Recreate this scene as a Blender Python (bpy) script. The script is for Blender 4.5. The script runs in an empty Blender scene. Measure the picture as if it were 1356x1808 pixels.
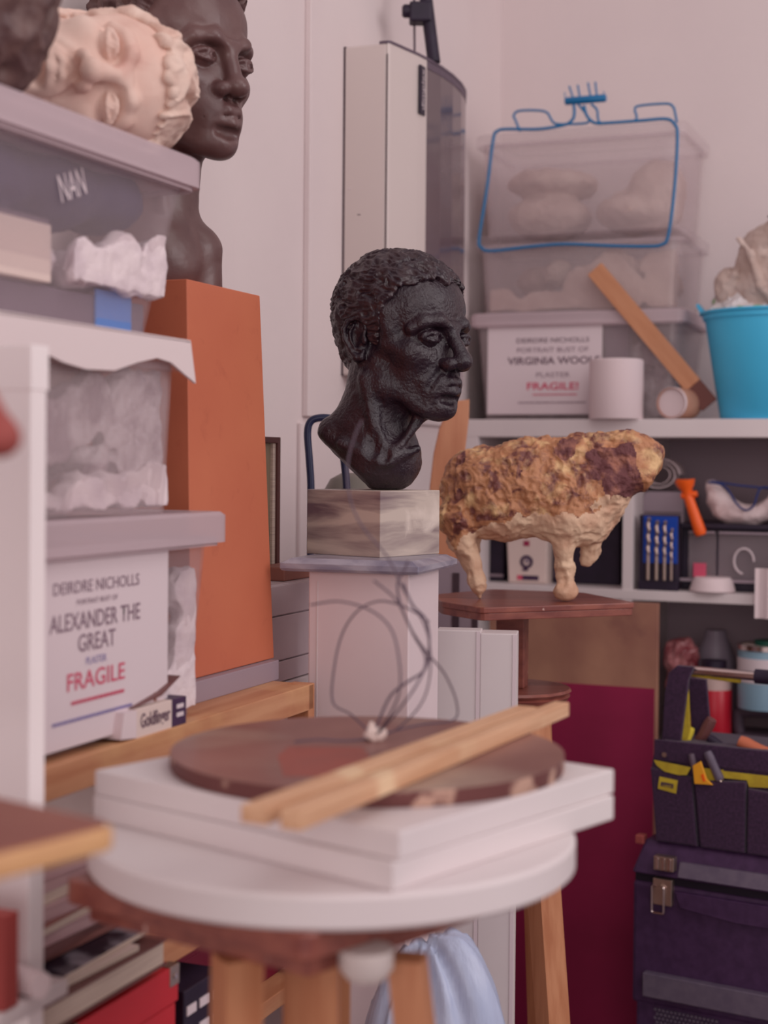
import bpy, bmesh, math, random
import numpy as np
from mathutils import Vector, Matrix, Euler

# ---------------------------------------------------------------- camera, world, lights
SC = bpy.context.scene
COL = SC.collection
EYE = 1.38
FPX = 2700.0
TH = math.radians(22)
U = Vector((math.cos(TH), -math.sin(TH), 0))      # along the back wall, to the right and nearer
V = Vector((math.sin(TH), math.cos(TH), 0))       # along the left wall, away from the camera
F0 = Vector((0.500, 3.20, 0))                     # front of the back shelving
L0 = Vector((-0.089, 1.95, 0))                    # far front corner of the left shelving

cam_d = bpy.data.cameras.new('camera')
cam = bpy.data.objects.new('camera', cam_d)
COL.objects.link(cam)
cam_d.sensor_fit = 'VERTICAL'
cam_d.sensor_height = 36
cam_d.lens = 36 * FPX / 1808
cam_d.shift_y = -42 / 1808
cam_d.clip_start = 0.05
CAM_M = (Matrix.Rotation(math.radians(89), 4, 'X') @ Matrix.Rotation(math.radians(0.5), 4, 'Z'))
CAM_M.translation = Vector((0, 0, EYE))
cam.matrix_world = CAM_M
cam_d.dof.use_dof = True
cam_d.dof.focus_distance = 2.08
cam_d.dof.aperture_fstop = cam_d.lens / 1000 / 0.015
SC.camera = cam

SC.view_settings.view_transform = 'Standard'
SC.view_settings.look = 'None'
SC.view_settings.gamma = 1
SC.view_settings.use_curve_mapping = False
SC.view_settings.exposure = -0.36

world = bpy.data.worlds.new('world')
SC.world = world
world.use_nodes = True
bg = world.node_tree.nodes['Background']
bg.inputs['Color'].default_value = (1.0, 0.87, 0.90, 1)
bg.inputs['Strength'].default_value = 0.54
SC.cycles.max_bounces = 10
SC.cycles.transparent_max_bounces = 24
SC.cycles.use_denoising = True

def area(name, loc, target, sx, sy, power, color):
    d = bpy.data.lights.new(name, 'AREA')
    d.shape = 'RECTANGLE'; d.size = sx; d.size_y = sy; d.energy = power; d.color = color
    o = bpy.data.objects.new(name, d); COL.objects.link(o)
    o.location = loc
    o.rotation_euler = (Vector(target) - Vector(loc)).to_track_quat('-Z', 'Y').to_euler()
    return o
area('window_daylight', (3.5, 0.4, 2.6), (0.0, 2.7, 1.0), 2.2, 1.8, 62, (1.0, 0.91, 0.92))
area('front_fill', (-0.5, -2.3, 1.7), (0.3, 2.6, 0.9), 2.6, 2.0, 58, (1.0, 0.91, 0.90))  # added fill from behind the camera, brightens the dark lower parts
area('overhead_area', (0.9, 0.9, 3.1), (0.5, 2.6, 1.0), 1.4, 1.4, 14, (1.0, 0.93, 0.92))  # weak area light from above, no fixture modelled

# ---------------------------------------------------------------- rays from the photograph's camera, used to measure places
def ray(px, py):
    d = CAM_M.to_3x3() @ Vector(((px - 678) / FPX, (862 - py) / FPX, -1))
    return d
O = Vector((0, 0, EYE))
def P(px, py, D):
    d = ray(px, py); return O + d * (D / d.y)
def hitz(px, py, z):
    d = ray(px, py); return O + d * ((z - EYE) / d.z)
def hitp(px, py, p, n):
    d = ray(px, py); return O + d * ((p - O).dot(n) / d.dot(n))
def B(px, py, off=0.0):          # -> (s, z) on a plane parallel to the back shelving
    h = hitp(px, py, F0 + V * off, V); return (h - F0).dot(U), h.z
def L(px, py, off=0.0):          # -> (t, z) on a plane parallel to the left shelving
    h = hitp(px, py, L0 - U * off, U); return (h - L0).dot(V), h.z
def BW(s, off, z): return F0 + U * s + V * off + Vector((0, 0, z))
def LW(t, off, z): return L0 + V * t - U * off + Vector((0, 0, z))
RB = -TH                          # local x = U, local y = V
RL = math.pi / 2 - TH             # local x = V, local y = -U

# ---------------------------------------------------------------- materials
def lin(c):
    return tuple(((v / 255) / 12.92 if v / 255 <= 0.04045 else ((v / 255 + 0.055) / 1.055) ** 2.4) for v in c)
MATS = {}
def mat(name, c, rough=0.55, metal=0.0, spec=0.4, c2=None, scale=8.0, stretch=(1, 1, 1), lo=0.35, hi=0.65,
        detail=5, bump=0.0, bscale=None, alpha=1.0, coat=0.0, c3=None, scale3=3.0, lo3=0.55, hi3=0.62, distort=0.0, sheen=0.0, sss=0.0, bstretch=None):
    m = bpy.data.materials.new(name); m.use_nodes = True
    nt = m.node_tree; N = nt.nodes; K = nt.links
    b = N['Principled BSDF']
    b.inputs['Roughness'].default_value = rough
    b.inputs['Metallic'].default_value = metal
    b.inputs['Specular IOR Level'].default_value = spec
    b.inputs['Coat Weight'].default_value = coat
    b.inputs['Coat Roughness'].default_value = 0.15
    b.inputs['Sheen Weight'].default_value = sheen
    if sss: b.inputs['Subsurface Weight'].default_value = sss; b.inputs['Subsurface Scale'].default_value = 0.01
    c = lin(c); b.inputs['Base Color'].default_value = (*c, 1)
    tc = N.new('ShaderNodeTexCoord')
    def noise(sc, st, det, dis=0.0):
        mp = N.new('ShaderNodeMapping'); mp.inputs['Scale'].default_value = st
        K.new(tc.outputs['Object'], mp.inputs['Vector'])
        n = N.new('ShaderNodeTexNoise'); n.inputs['Scale'].default_value = sc; n.inputs['Detail'].default_value = det
        n.inputs['Distortion'].default_value = dis
        K.new(mp.outputs[0], n.inputs['Vector']); return n
    last = None
    if c2 is not None:
        n = noise(scale, stretch, detail, distort)
        r = N.new('ShaderNodeMapRange'); r.inputs['From Min'].default_value = lo; r.inputs['From Max'].default_value = hi
        K.new(n.outputs['Fac'], r.inputs['Value'])
        mx = N.new('ShaderNodeMix'); mx.data_type = 'RGBA'
        mx.inputs['A'].default_value = (*c, 1); mx.inputs['B'].default_value = (*lin(c2), 1)
        K.new(r.outputs[0], mx.inputs['Factor']); last = mx.outputs['Result']
    if c3 is not None:
        n = noise(scale3, (1, 1, 1), 6, 0.4)
        r = N.new('ShaderNodeMapRange'); r.inputs['From Min'].default_value = lo3; r.inputs['From Max'].default_value = hi3
        K.new(n.outputs['Fac'], r.inputs['Value'])
        mx = N.new('ShaderNodeMix'); mx.data_type = 'RGBA'
        if last: K.new(last, mx.inputs['A'])
        else: mx.inputs['A'].default_value = (*c, 1)
        mx.inputs['B'].default_value = (*lin(c3), 1)
        K.new(r.outputs[0], mx.inputs['Factor']); last = mx.outputs['Result']
    if last: K.new(last, b.inputs['Base Color'])
    if bump:
        n = noise(bscale or scale, bstretch or stretch, 8)
        bp = N.new('ShaderNodeBump'); bp.inputs['Strength'].default_value = 1.0
        bp.inputs['Distance'].default_value = bump
        K.new(n.outputs['Fac'], bp.inputs['Height']); K.new(bp.outputs[0], b.inputs['Normal'])
    if alpha < 1: b.inputs['Alpha'].default_value = alpha
    MATS[name] = m
    return m

M_wall = mat('painted_wall', (226, 212, 211), 0.85, spec=0.2, c2=(220, 205, 205), scale=2.0, bump=0.0006, bscale=60)
M_floor = mat('concrete_floor', (110, 95, 98), 0.8, c2=(90, 76, 82), scale=4)
M_white = mat('white_laminate', (226, 214, 214), 0.45, c2=(220, 207, 208), scale=5)
M_brightwhite = mat('bright_white_laminate', (250, 240, 240), 0.45)
M_whitepaint = mat('white_painted_board', (228, 219, 218), 0.5, c2=(221, 209, 210), scale=3, c3=(186, 164, 162), scale3=6, lo3=0.68, hi3=0.78)
M_pinkpaint = mat('offwhite_paint', (232, 214, 216), 0.5, c2=(224, 205, 208), scale=4, c3=(168, 145, 145), scale3=9, lo3=0.7, hi3=0.76)
M_groove = mat('dark_groove', (70, 50, 58), 0.7)
M_bronze = mat('dark_bronze', (34, 17, 31), 0.36, metal=0.0, spec=0.6, c2=(44, 25, 35), scale=26, bump=0.0016, bscale=260, coat=0.05)
M_bronzehair = mat('dark_bronze_hair', (38, 20, 33), 0.36, spec=0.65, c2=(58, 38, 43), scale=60, bump=0.0012, bscale=170)
M_brownresin = mat('brown_bronze_resin', (92, 62, 62), 0.40, spec=0.6, c2=(104, 74, 72), scale=18, bump=0.0006, bscale=90)
M_brownhair = mat('brown_sculpted_hair', (84, 56, 56), 0.5, spec=0.5, c2=(108, 80, 76), scale=40, bump=0.001, bscale=120)
M_plaster = mat('cream_plaster', (232, 205, 192), 0.7, spec=0.3, c2=(224, 186, 172), scale=12, c3=(206, 148, 136), scale3=16, lo3=0.62, hi3=0.85, bump=0.0008, bscale=60)
M_plasterhair = mat('cream_plaster_hair', (230, 204, 190), 0.75, c2=(212, 178, 164), scale=30, bump=0.001, bscale=90)
M_plasterdirty = mat('grey_plaster', (208, 187, 178), 0.8, c2=(186, 162, 152), scale=20, bump=0.001, bscale=80, c3=(150, 122, 116), scale3=26, lo3=0.62, hi3=0.78)
M_terracotta = mat('terracotta', (168, 84, 78), 0.7, c2=(150, 70, 66), scale=20)
M_marble = mat('veined_marble', (199, 183, 172), 0.35, c2=(112, 90, 98), scale=4.0, stretch=(1, 1, 7), lo=0.42, hi=0.60, distort=0.35, c3=(226, 211, 200), scale3=14, lo3=0.6, hi3=0.75)
M_greymarble = mat('blue_grey_marble', (172, 166, 178), 0.3, c2=(134, 128, 146), scale=14, stretch=(1, 1, 3), distort=1.2)
M_mdf = mat('brown_board', (204, 116, 84), 0.6, c2=(194, 104, 76), scale=5, lo=0.3, hi=0.7, c3=(180, 92, 68), scale3=34, lo3=0.6, hi3=0.9)
M_pine = mat('pine_wood', (206, 150, 112), 0.5, c2=(186, 124, 88), scale=5, stretch=(1, 14, 14), c3=(216, 166, 118), scale3=3)
M_pinez = mat('pine_wood_upright', (200, 138, 100), 0.5, c2=(178, 112, 76), scale=5, stretch=(14, 14, 1), c3=(212, 158, 118), scale3=3)
M_palewood = mat('pale_strip_wood', (224, 180, 144), 0.55, c2=(206, 156, 120), scale=7, stretch=(1, 20, 20), c3=(232, 198, 160), scale3=12, lo3=0.6, hi3=0.7)
M_plywood = mat('worn_plywood', (160, 104, 90), 0.6, c2=(134, 80, 72), scale=4, stretch=(1, 1, 1), c3=(180, 136, 118), scale3=9, lo3=0.58, hi3=0.7)
M_board2 = mat('clay_stained_board', (150, 106, 98), 0.45, c2=(118, 76, 72), scale=5, c3=(166, 142, 128), scale3=4, lo3=0.50, hi3=0.68, coat=0.1)
M_redstain = mat('red_stain', (156, 84, 74), 0.5, c2=(142, 82, 74), scale=16)
M_edge = mat('chipped_edge', (108, 62, 60), 0.6, c2=(196, 158, 140), scale=32, lo=0.51, hi=0.58)
M_reddishwood = mat('varnished_redwood', (150, 86, 72), 0.4, c2=(120, 62, 56), scale=6, stretch=(1, 10, 10), coat=0.2, c3=(196, 160, 150), scale3=60, lo3=0.7, hi3=0.74)
M_oldply = mat('bare_plywood', (178, 130, 106), 0.7, c2=(146, 98, 84), scale=5, stretch=(1.5, 1, 1), c3=(104, 62, 62), scale3=5, lo3=0.58, hi3=0.72)
M_maroon = mat('maroon_paint', (168, 32, 82), 0.6, spec=0.4, c2=(140, 22, 66), scale=3, c3=(140, 52, 74), scale3=10, lo3=0.72, hi3=0.78)
M_maroonbox = mat('maroon_card', (112, 8, 44), 0.5)
M_pinkcard = mat('pink_card', (228, 60, 110), 0.5)
M_redbox = mat('red_card', (210, 44, 56), 0.45, c2=(200, 38, 50), scale=8)
M_metal = mat('brushed_nickel', (190, 168, 156), 0.3, metal=0.9)
M_chrome = mat('chrome', (214, 196, 192), 0.2, metal=1.0)
M_black = mat('black_plastic', (44, 30, 52), 0.5, c2=(34, 22, 42), scale=30)
M_blackfab = mat('black_nylon', (68, 40, 70), 0.85, c2=(50, 28, 54), scale=200, bump=0.0006, bscale=700, sheen=0.15)
M_box_black = mat('toolbox_plastic', (72, 44, 80), 0.5, c2=(60, 34, 68), scale=60, bump=0.0003, bscale=600)
M_box_grey = mat('toolbox_grey', (104, 92, 108), 0.5, c2=(94, 82, 100), scale=60)
M_yellow = mat('yellow_webbing', (206, 182, 52), 0.7, c2=(180, 154, 44), scale=40)
M_yellowp = mat('yellow_plastic', (226, 206, 70), 0.4)
M_orange = mat('orange_plastic', (248, 100, 30), 0.35)
M_orangey = mat('amber_plastic', (240, 168, 44), 0.4)
M_blue = mat('blue_coated_wire', (14, 112, 166), 0.4, spec=0.5)
M_darkblue = mat('dark_blue_tube', (42, 46, 78), 0.35)
M_bucket = mat('cyan_bucket_plastic', (80, 202, 246), 0.45, c2=(74, 192, 238), scale=6)
M_bluecase = mat('blue_case_plastic', (10, 66, 168), 0.4)
M_greyp = mat('grey_plastic', (158, 140, 150), 0.5)
M_greydk = mat('dark_grey_plastic', (96, 80, 94), 0.5)
M_greycab = mat('grey_metal_cabinet', (224, 208, 212), 0.3, metal=0.0, c2=(196, 176, 184), scale=3)
M_backpanel = mat('grey_back_panel', (176, 154, 164), 0.8)
M_paper = mat('white_paper', (224, 208, 212), 0.8)
M_paper2 = mat('pinkish_paper', (198, 164, 166), 0.8, c2=(176, 140, 144), scale=10, stretch=(1, 1, 8))
M_paper3 = mat('brown_paper', (150, 98, 92), 0.8, c2=(112, 66, 66), scale=8, stretch=(1, 1, 8))
M_photo = mat('black_and_white_cover', (150, 142, 152), 0.4, c2=(38, 26, 42), scale=14, lo=0.44, hi=0.54)
M_bookbrown = mat('brown_book_cover', (122, 78, 76), 0.4, c2=(104, 60, 60), scale=7)
M_pages = mat('cream_pages', (222, 204, 188), 0.8, c2=(194, 172, 160), scale=30, stretch=(0.3, 1, 20))
M_mint = mat('pale_green_paper', (184, 206, 200), 0.7)
M_ink = mat('grey_ink', (138, 112, 126), 0.8)
M_inkdark = mat('dark_ink', (112, 86, 100), 0.8)
M_inkred = mat('red_ink', (210, 84, 112), 0.8)
M_inkblue = mat('blue_ink', (136, 126, 178), 0.8)
M_clear = mat('clear_plastic', (224, 206, 208), 0.22, spec=0.6, alpha=0.24, c2=(216, 196, 200), scale=6)
M_frost = mat('frosted_plastic', (214, 194, 198), 0.4, spec=0.5, alpha=0.17, c2=(206, 186, 192), scale=6)
M_lid = mat('frosted_lid', (212, 190, 196), 0.4, alpha=0.72)
M_whitelid = mat('white_lid', (230, 214, 214), 0.5)
M_stuff = mat('white_wadding', (236, 220, 222), 0.95, c2=(216, 198, 204), scale=26, bump=0.006, bscale=36)
M_bubble = mat('bubble_wrap', (214, 198, 202), 0.25, spec=0.8, c2=(150, 124, 134), scale=26, bump=0.008, bscale=60, lo=.42, hi=.6)
M_navy = mat('navy_cloth', (66, 62, 100), 0.9, c2=(56, 50, 88), scale=20, c3=(92, 84, 116), scale3=10)
M_greycloth = mat('grey_card', (108, 92, 108), 0.8)
M_bluetape = mat('blue_tape', (50, 130, 210), 0.6)
M_cream = mat('cream_card', (226, 204, 196), 0.7)
M_beigegoods = mat('beige_cloth_goods', (206, 182, 172), 0.9, c2=(184, 156, 148), scale=14, bump=0.002, bscale=30)
M_whitemetal = mat('white_enamel', (212, 198, 194), 0.4, c2=(208, 194, 190), scale=2)
M_glass = mat('dark_glass', (92, 74, 82), 0.10, spec=0.5, c2=(98, 82, 86), scale=5, coat=0.25)
M_roll = mat('tissue_paper', (226, 206, 208), 0.9)
M_card = mat('cardboard', (198, 146, 122), 0.7, c2=(186, 132, 110), scale=30)
M_bagwhite = mat('white_polythene', (216, 206, 206), 0.4, c2=(202, 196, 194), scale=14)
M_green = mat('green_print', (110, 170, 60), 0.5)
M_bluebag = mat('pale_blue_polythene', (200, 206, 228), 0.35, spec=0.5, c2=(182, 194, 224), scale=6, bump=0.004, bscale=14, bstretch=(3, 3, 0.6))
M_redbag = mat('red_meat_bag', (186, 120, 122), 0.3, c2=(128, 48, 58), scale=26, lo=0.42, hi=0.6, spec=0.6)
M_tin = mat('pale_blue_tin', (146, 178, 196), 0.35, c2=(136, 168, 188), scale=9)
M_tinred = mat('red_tin', (190, 30, 50), 0.35)
M_dgreen = mat('dark_green_cap', (20, 80, 66), 0.5)
M_rust = mat('brown_bone_glaze', (140, 82, 52), 0.6)
M_leather = mat('tan_leather', (150, 92, 76), 0.6)

# the lamb: crusty brown wax and bone over cream
def lamb_mat():
    m = mat('crusty_brown_wax', (190, 132, 94), 0.5, spec=0.5, c2=(118, 66, 60), scale=40, lo=0.48, hi=0.62, detail=10, bump=0.006, bscale=55, c3=(226, 184, 134), scale3=26, lo3=0.52, hi3=0.66, distort=0.9)
    return m
M_lamb = lamb_mat()
M_lambcream = mat('cream_wax', (226, 194, 164), 0.55, c2=(204, 160, 132), scale=24, bump=0.005, bscale=40, c3=(178, 122, 96), scale3=16, lo3=0.66, hi3=0.8)
M_lambdark = mat('dark_fleece_wax', (112, 66, 68), 0.7, c2=(168, 112, 94), scale=50, lo=0.48, hi=0.66, detail=10, bump=0.005, bscale=110)

# ---------------------------------------------------------------- mesh helpers
def link(name, me, m, parent=None, smooth=False):
    o = bpy.data.objects.new(name, me); COL.objects.link(o)
    if m is not None:
        for mm in (m if isinstance(m, (list, tuple)) else [m]): me.materials.append(mm)
    if smooth: me.shade_smooth()
    if parent is not None: o.parent = parent
    return o
def thing(name, label, cat, loc=(0, 0, 0), rz=0.0, group=None):
    o = bpy.data.objects.new(name, None); COL.objects.link(o)
    o.empty_display_size = 0.03
    o.location = loc; o.rotation_euler = (0, 0, rz); o['label'] = label; o['category'] = cat
    if group: o['group'] = group
    return o
def tag(o, label, cat, group=None, kind=None):
    o['label'] = label; o['category'] = cat
    if group: o['group'] = group
    if kind: o['kind'] = kind
    return o
def struct(o):
    o['kind'] = 'structure'; return o

class MB:
    """collects shapes into one bmesh"""
    def __init__(s): s.bm = bmesh.new()
    def box(s, x0, x1, y0, y1, z0, z1, bev=0.0, rot=None, mi=0, seg=2):
        vs = [s.bm.verts.new((x, y, z)) for x in (x0, x1) for y in (y0, y1) for z in (z0, z1)]
        fs = [(0, 1, 3, 2), (4, 6, 7, 5), (0, 4, 5, 1), (2, 3, 7, 6), (0, 2, 6, 4), (1, 5, 7, 3)]
        faces = [s.bm.faces.new([vs[i] for i in f]) for f in fs]
        for f in faces: f.material_index = mi
        if rot is not None:
            bmesh.ops.transform(s.bm, matrix=rot, verts=vs)
        if bev > 0:
            es = list({e for f in faces for e in f.edges})
            bmesh.ops.bevel(s.bm, geom=es, offset=bev, segments=seg, affect='EDGES', profile=0.5, clamp_overlap=True)
        return s
    def prism(s, pts, z0, z1, axis='z', bev=0.0, mi=0):
        """extrude a polygon; axis z: pts are (x, y); axis y: pts are (x, z) and z0/z1 are y; axis x: pts (y, z)"""
        def mk(p, h):
            return {'z': (p[0], p[1], h), 'y': (p[0], h, p[1]), 'x': (h, p[0], p[1])}[axis]
        a = [s.bm.verts.new(mk(p, z0)) for p in pts]; b = [s.bm.verts.new(mk(p, z1)) for p in pts]
        n = len(pts)
        fs = [s.bm.faces.new(a[::-1]), s.bm.faces.new(b)]
        for i in range(n): fs.append(s.bm.faces.new((a[i], a[(i + 1) % n], b[(i + 1) % n], b[i])))
        for f in fs: f.material_index = mi
        bmesh.ops.recalc_face_normals(s.bm, faces=fs)
        if bev > 0:
            es = list({e for f in fs[:2] for e in f.edges})
            bmesh.ops.bevel(s.bm, geom=es, offset=bev, segments=2, affect='EDGES', profile=0.5, clamp_overlap=True)
        return s
    def frustum(s, bot, top, z0, z1, bev=0.0, mi=0):
        """bot/top = 4 xy corners"""
        a = [s.bm.verts.new((p[0], p[1], z0)) for p in bot]; b = [s.bm.verts.new((p[0], p[1], z1)) for p in top]
        n = len(bot)
        fs = [s.bm.faces.new(a[::-1]), s.bm.faces.new(b)]
        for i in range(n): fs.append(s.bm.faces.new((a[i], a[(i + 1) % n], b[(i + 1) % n], b[i])))
        for f in fs: f.material_index = mi
        bmesh.ops.recalc_face_normals(s.bm, faces=fs)
        if bev > 0:
            es = list({e for f in fs for e in f.edges})
            bmesh.ops.bevel(s.bm, geom=es, offset=bev, segments=3, affect='EDGES', profile=0.5, clamp_overlap=True)
        return s
    def lathe(s, prof, n=48, c=(0, 0, 0), axis='z', mi=0, closed=False):
        rings = []
        for (r, z) in prof:
            ring = []
            for i in range(n):
                a = 2 * math.pi * i / n
                x, y = r * math.cos(a), r * math.sin(a)
                p = {'z': (x, y, z), 'x': (z, x, y), 'y': (x, z, y)}[axis]
                ring.append(s.bm.verts.new((p[0] + c[0], p[1] + c[1], p[2] + c[2])))
            rings.append(ring)
        fs = []
        for a, b in zip(rings, rings[1:]):
            for i in range(n): fs.append(s.bm.faces.new((a[i], a[(i + 1) % n], b[(i + 1) % n], b[i])))
        if not closed:
            fs.append(s.bm.faces.new(rings[0][::-1])); fs.append(s.bm.faces.new(rings[-1]))
        for f in fs: f.material_index = mi
        bmesh.ops.recalc_face_normals(s.bm, faces=fs)
        return s
    def tube(s, pts, r, n=10, closed=False, mi=0):
        pts = [Vector(p) for p in pts]
        m = len(pts); rings = []
        up = None
        for i, p in enumerate(pts):
            if closed: t = (pts[(i + 1) % m] - pts[i - 1]).normalized()
            else: t = (pts[min(i + 1, m - 1)] - pts[max(i - 1, 0)]).normalized()
            if up is None:
                up = Vector((0, 0, 1)) if abs(t.z) < 0.9 else Vector((0, 1, 0))
            a = (up - t * up.dot(t)).normalized(); b = t.cross(a); up = a
            rr = r[i] if isinstance(r, (list, tuple)) else r
            rings.append([s.bm.verts.new(p + (a * math.cos(2 * math.pi * k / n) + b * math.sin(2 * math.pi * k / n)) * rr) for k in range(n)])
        fs = []
        pairs = list(zip(rings, rings[1:])) + ([(rings[-1], rings[0])] if closed else [])
        for A, Bq in pairs:
            for k in range(n): fs.append(s.bm.faces.new((A[k], A[(k + 1) % n], Bq[(k + 1) % n], Bq[k])))
        if not closed:
            fs.append(s.bm.faces.new(rings[0][::-1])); fs.append(s.bm.faces.new(rings[-1]))
        for f in fs: f.material_index = mi
        return s
    def build(s, name, m, parent=None, smooth=False, loc=None, rz=None):
        me = bpy.data.meshes.new(name); s.bm.to_mesh(me); s.bm.free()
        o = link(name, me, m, parent, smooth)
        if smooth: auto(o)
        if loc is not None: o.location = loc
        if rz is not None: o.rotation_euler = (0, 0, rz)
        return o
def auto(o, ang=40):
    me = o.data
    me.shade_smooth()
    bm = bmesh.new(); bm.from_mesh(me)
    for e in bm.edges:
        if len(e.link_faces) == 2 and e.calc_face_angle(0) > math.radians(ang): e.smooth = False
    bm.to_mesh(me); bm.free()

def spline(pts, n=10, closed=False):
    pts = [Vector(p) for p in pts]; out = []; m = len(pts)
    rng = range(m if closed else m - 1)
    for i in rng:
        p0 = pts[(i - 1) % m] if (closed or i > 0) else pts[0]
        p1 = pts[i]; p2 = pts[(i + 1) % m]
        p3 = pts[(i + 2) % m] if (closed or i + 2 < m) else pts[-1]
        for k in range(n):
            t = k / n
            out.append(0.5 * ((2 * p1) + (p2 - p0) * t + (2 * p0 - 5 * p1 + 4 * p2 - p3) * t * t + (3 * p1 - p0 - 3 * p2 + p3) * t ** 3))
    if not closed: out.append(pts[-1])
    return out
def rounded(pts, r, seg=5):
    """round the corners of a polyline of 2-tuples (closed)"""
    out = []; n = len(pts)
    for i in range(n):
        p = Vector(pts[i]); a = (Vector(pts[i - 1]) - p); b = (Vector(pts[(i + 1) % n]) - p)
        rr = min(r, a.length * .45, b.length * .45)
        A = p + a.normalized() * rr; Bv = p + b.normalized() * rr
        for k in range(seg + 1):
            t = k / seg
            out.append(tuple((1 - t) ** 2 * A + 2 * t * (1 - t) * p + t * t * Bv))
    return out

def text(string, m, parent, x, y, z, height, width=None, name='lettering', bold=0.0, rot=(math.pi / 2, 0, 0), extr=0.0002, align='CENTER'):
    """letters standing on a plane whose outward side is local -y"""
    if string == '~':                       # print too small to read: a row of short strokes
        rnd = random.Random(int(width * 1e5)); mb = MB(); q = -width / 2
        while q < width / 2:
            w = rnd.uniform(.0015, .005); mb.box(q, min(q + w, width / 2), -.0003, 0, 0, height * .6); q += w + .0012
        o = mb.build('small_print', m, parent); o.location = (x, y, z); return o
    cu = bpy.data.curves.new('t', 'FONT'); cu.body = string; cu.size = 1.0; cu.align_x = align; cu.offset = bold
    cu.extrude = 0.0; cu.resolution_u = 3
    tmp = bpy.data.objects.new('t', cu); COL.objects.link(tmp)
    dg = bpy.context.evaluated_depsgraph_get(); dg.update()
    me = bpy.data.meshes.new_from_object(tmp.evaluated_get(dg))
    bpy.data.objects.remove(tmp)
    xs = [v.co.x for v in me.vertices]; ys = [v.co.y for v in me.vertices]
    if not xs: return None
    h = max(ys) - min(ys); w = max(xs) - min(xs)
    sy = height / 0.69
    sx = (width / w) if width else sy
    me.transform(Matrix.Diagonal((sx, sy, 1, 1)))
    me.name = name
    o = link(name, me, m, parent)
    o.location = (x, y, z); o.rotation_euler = rot
    return o

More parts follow.
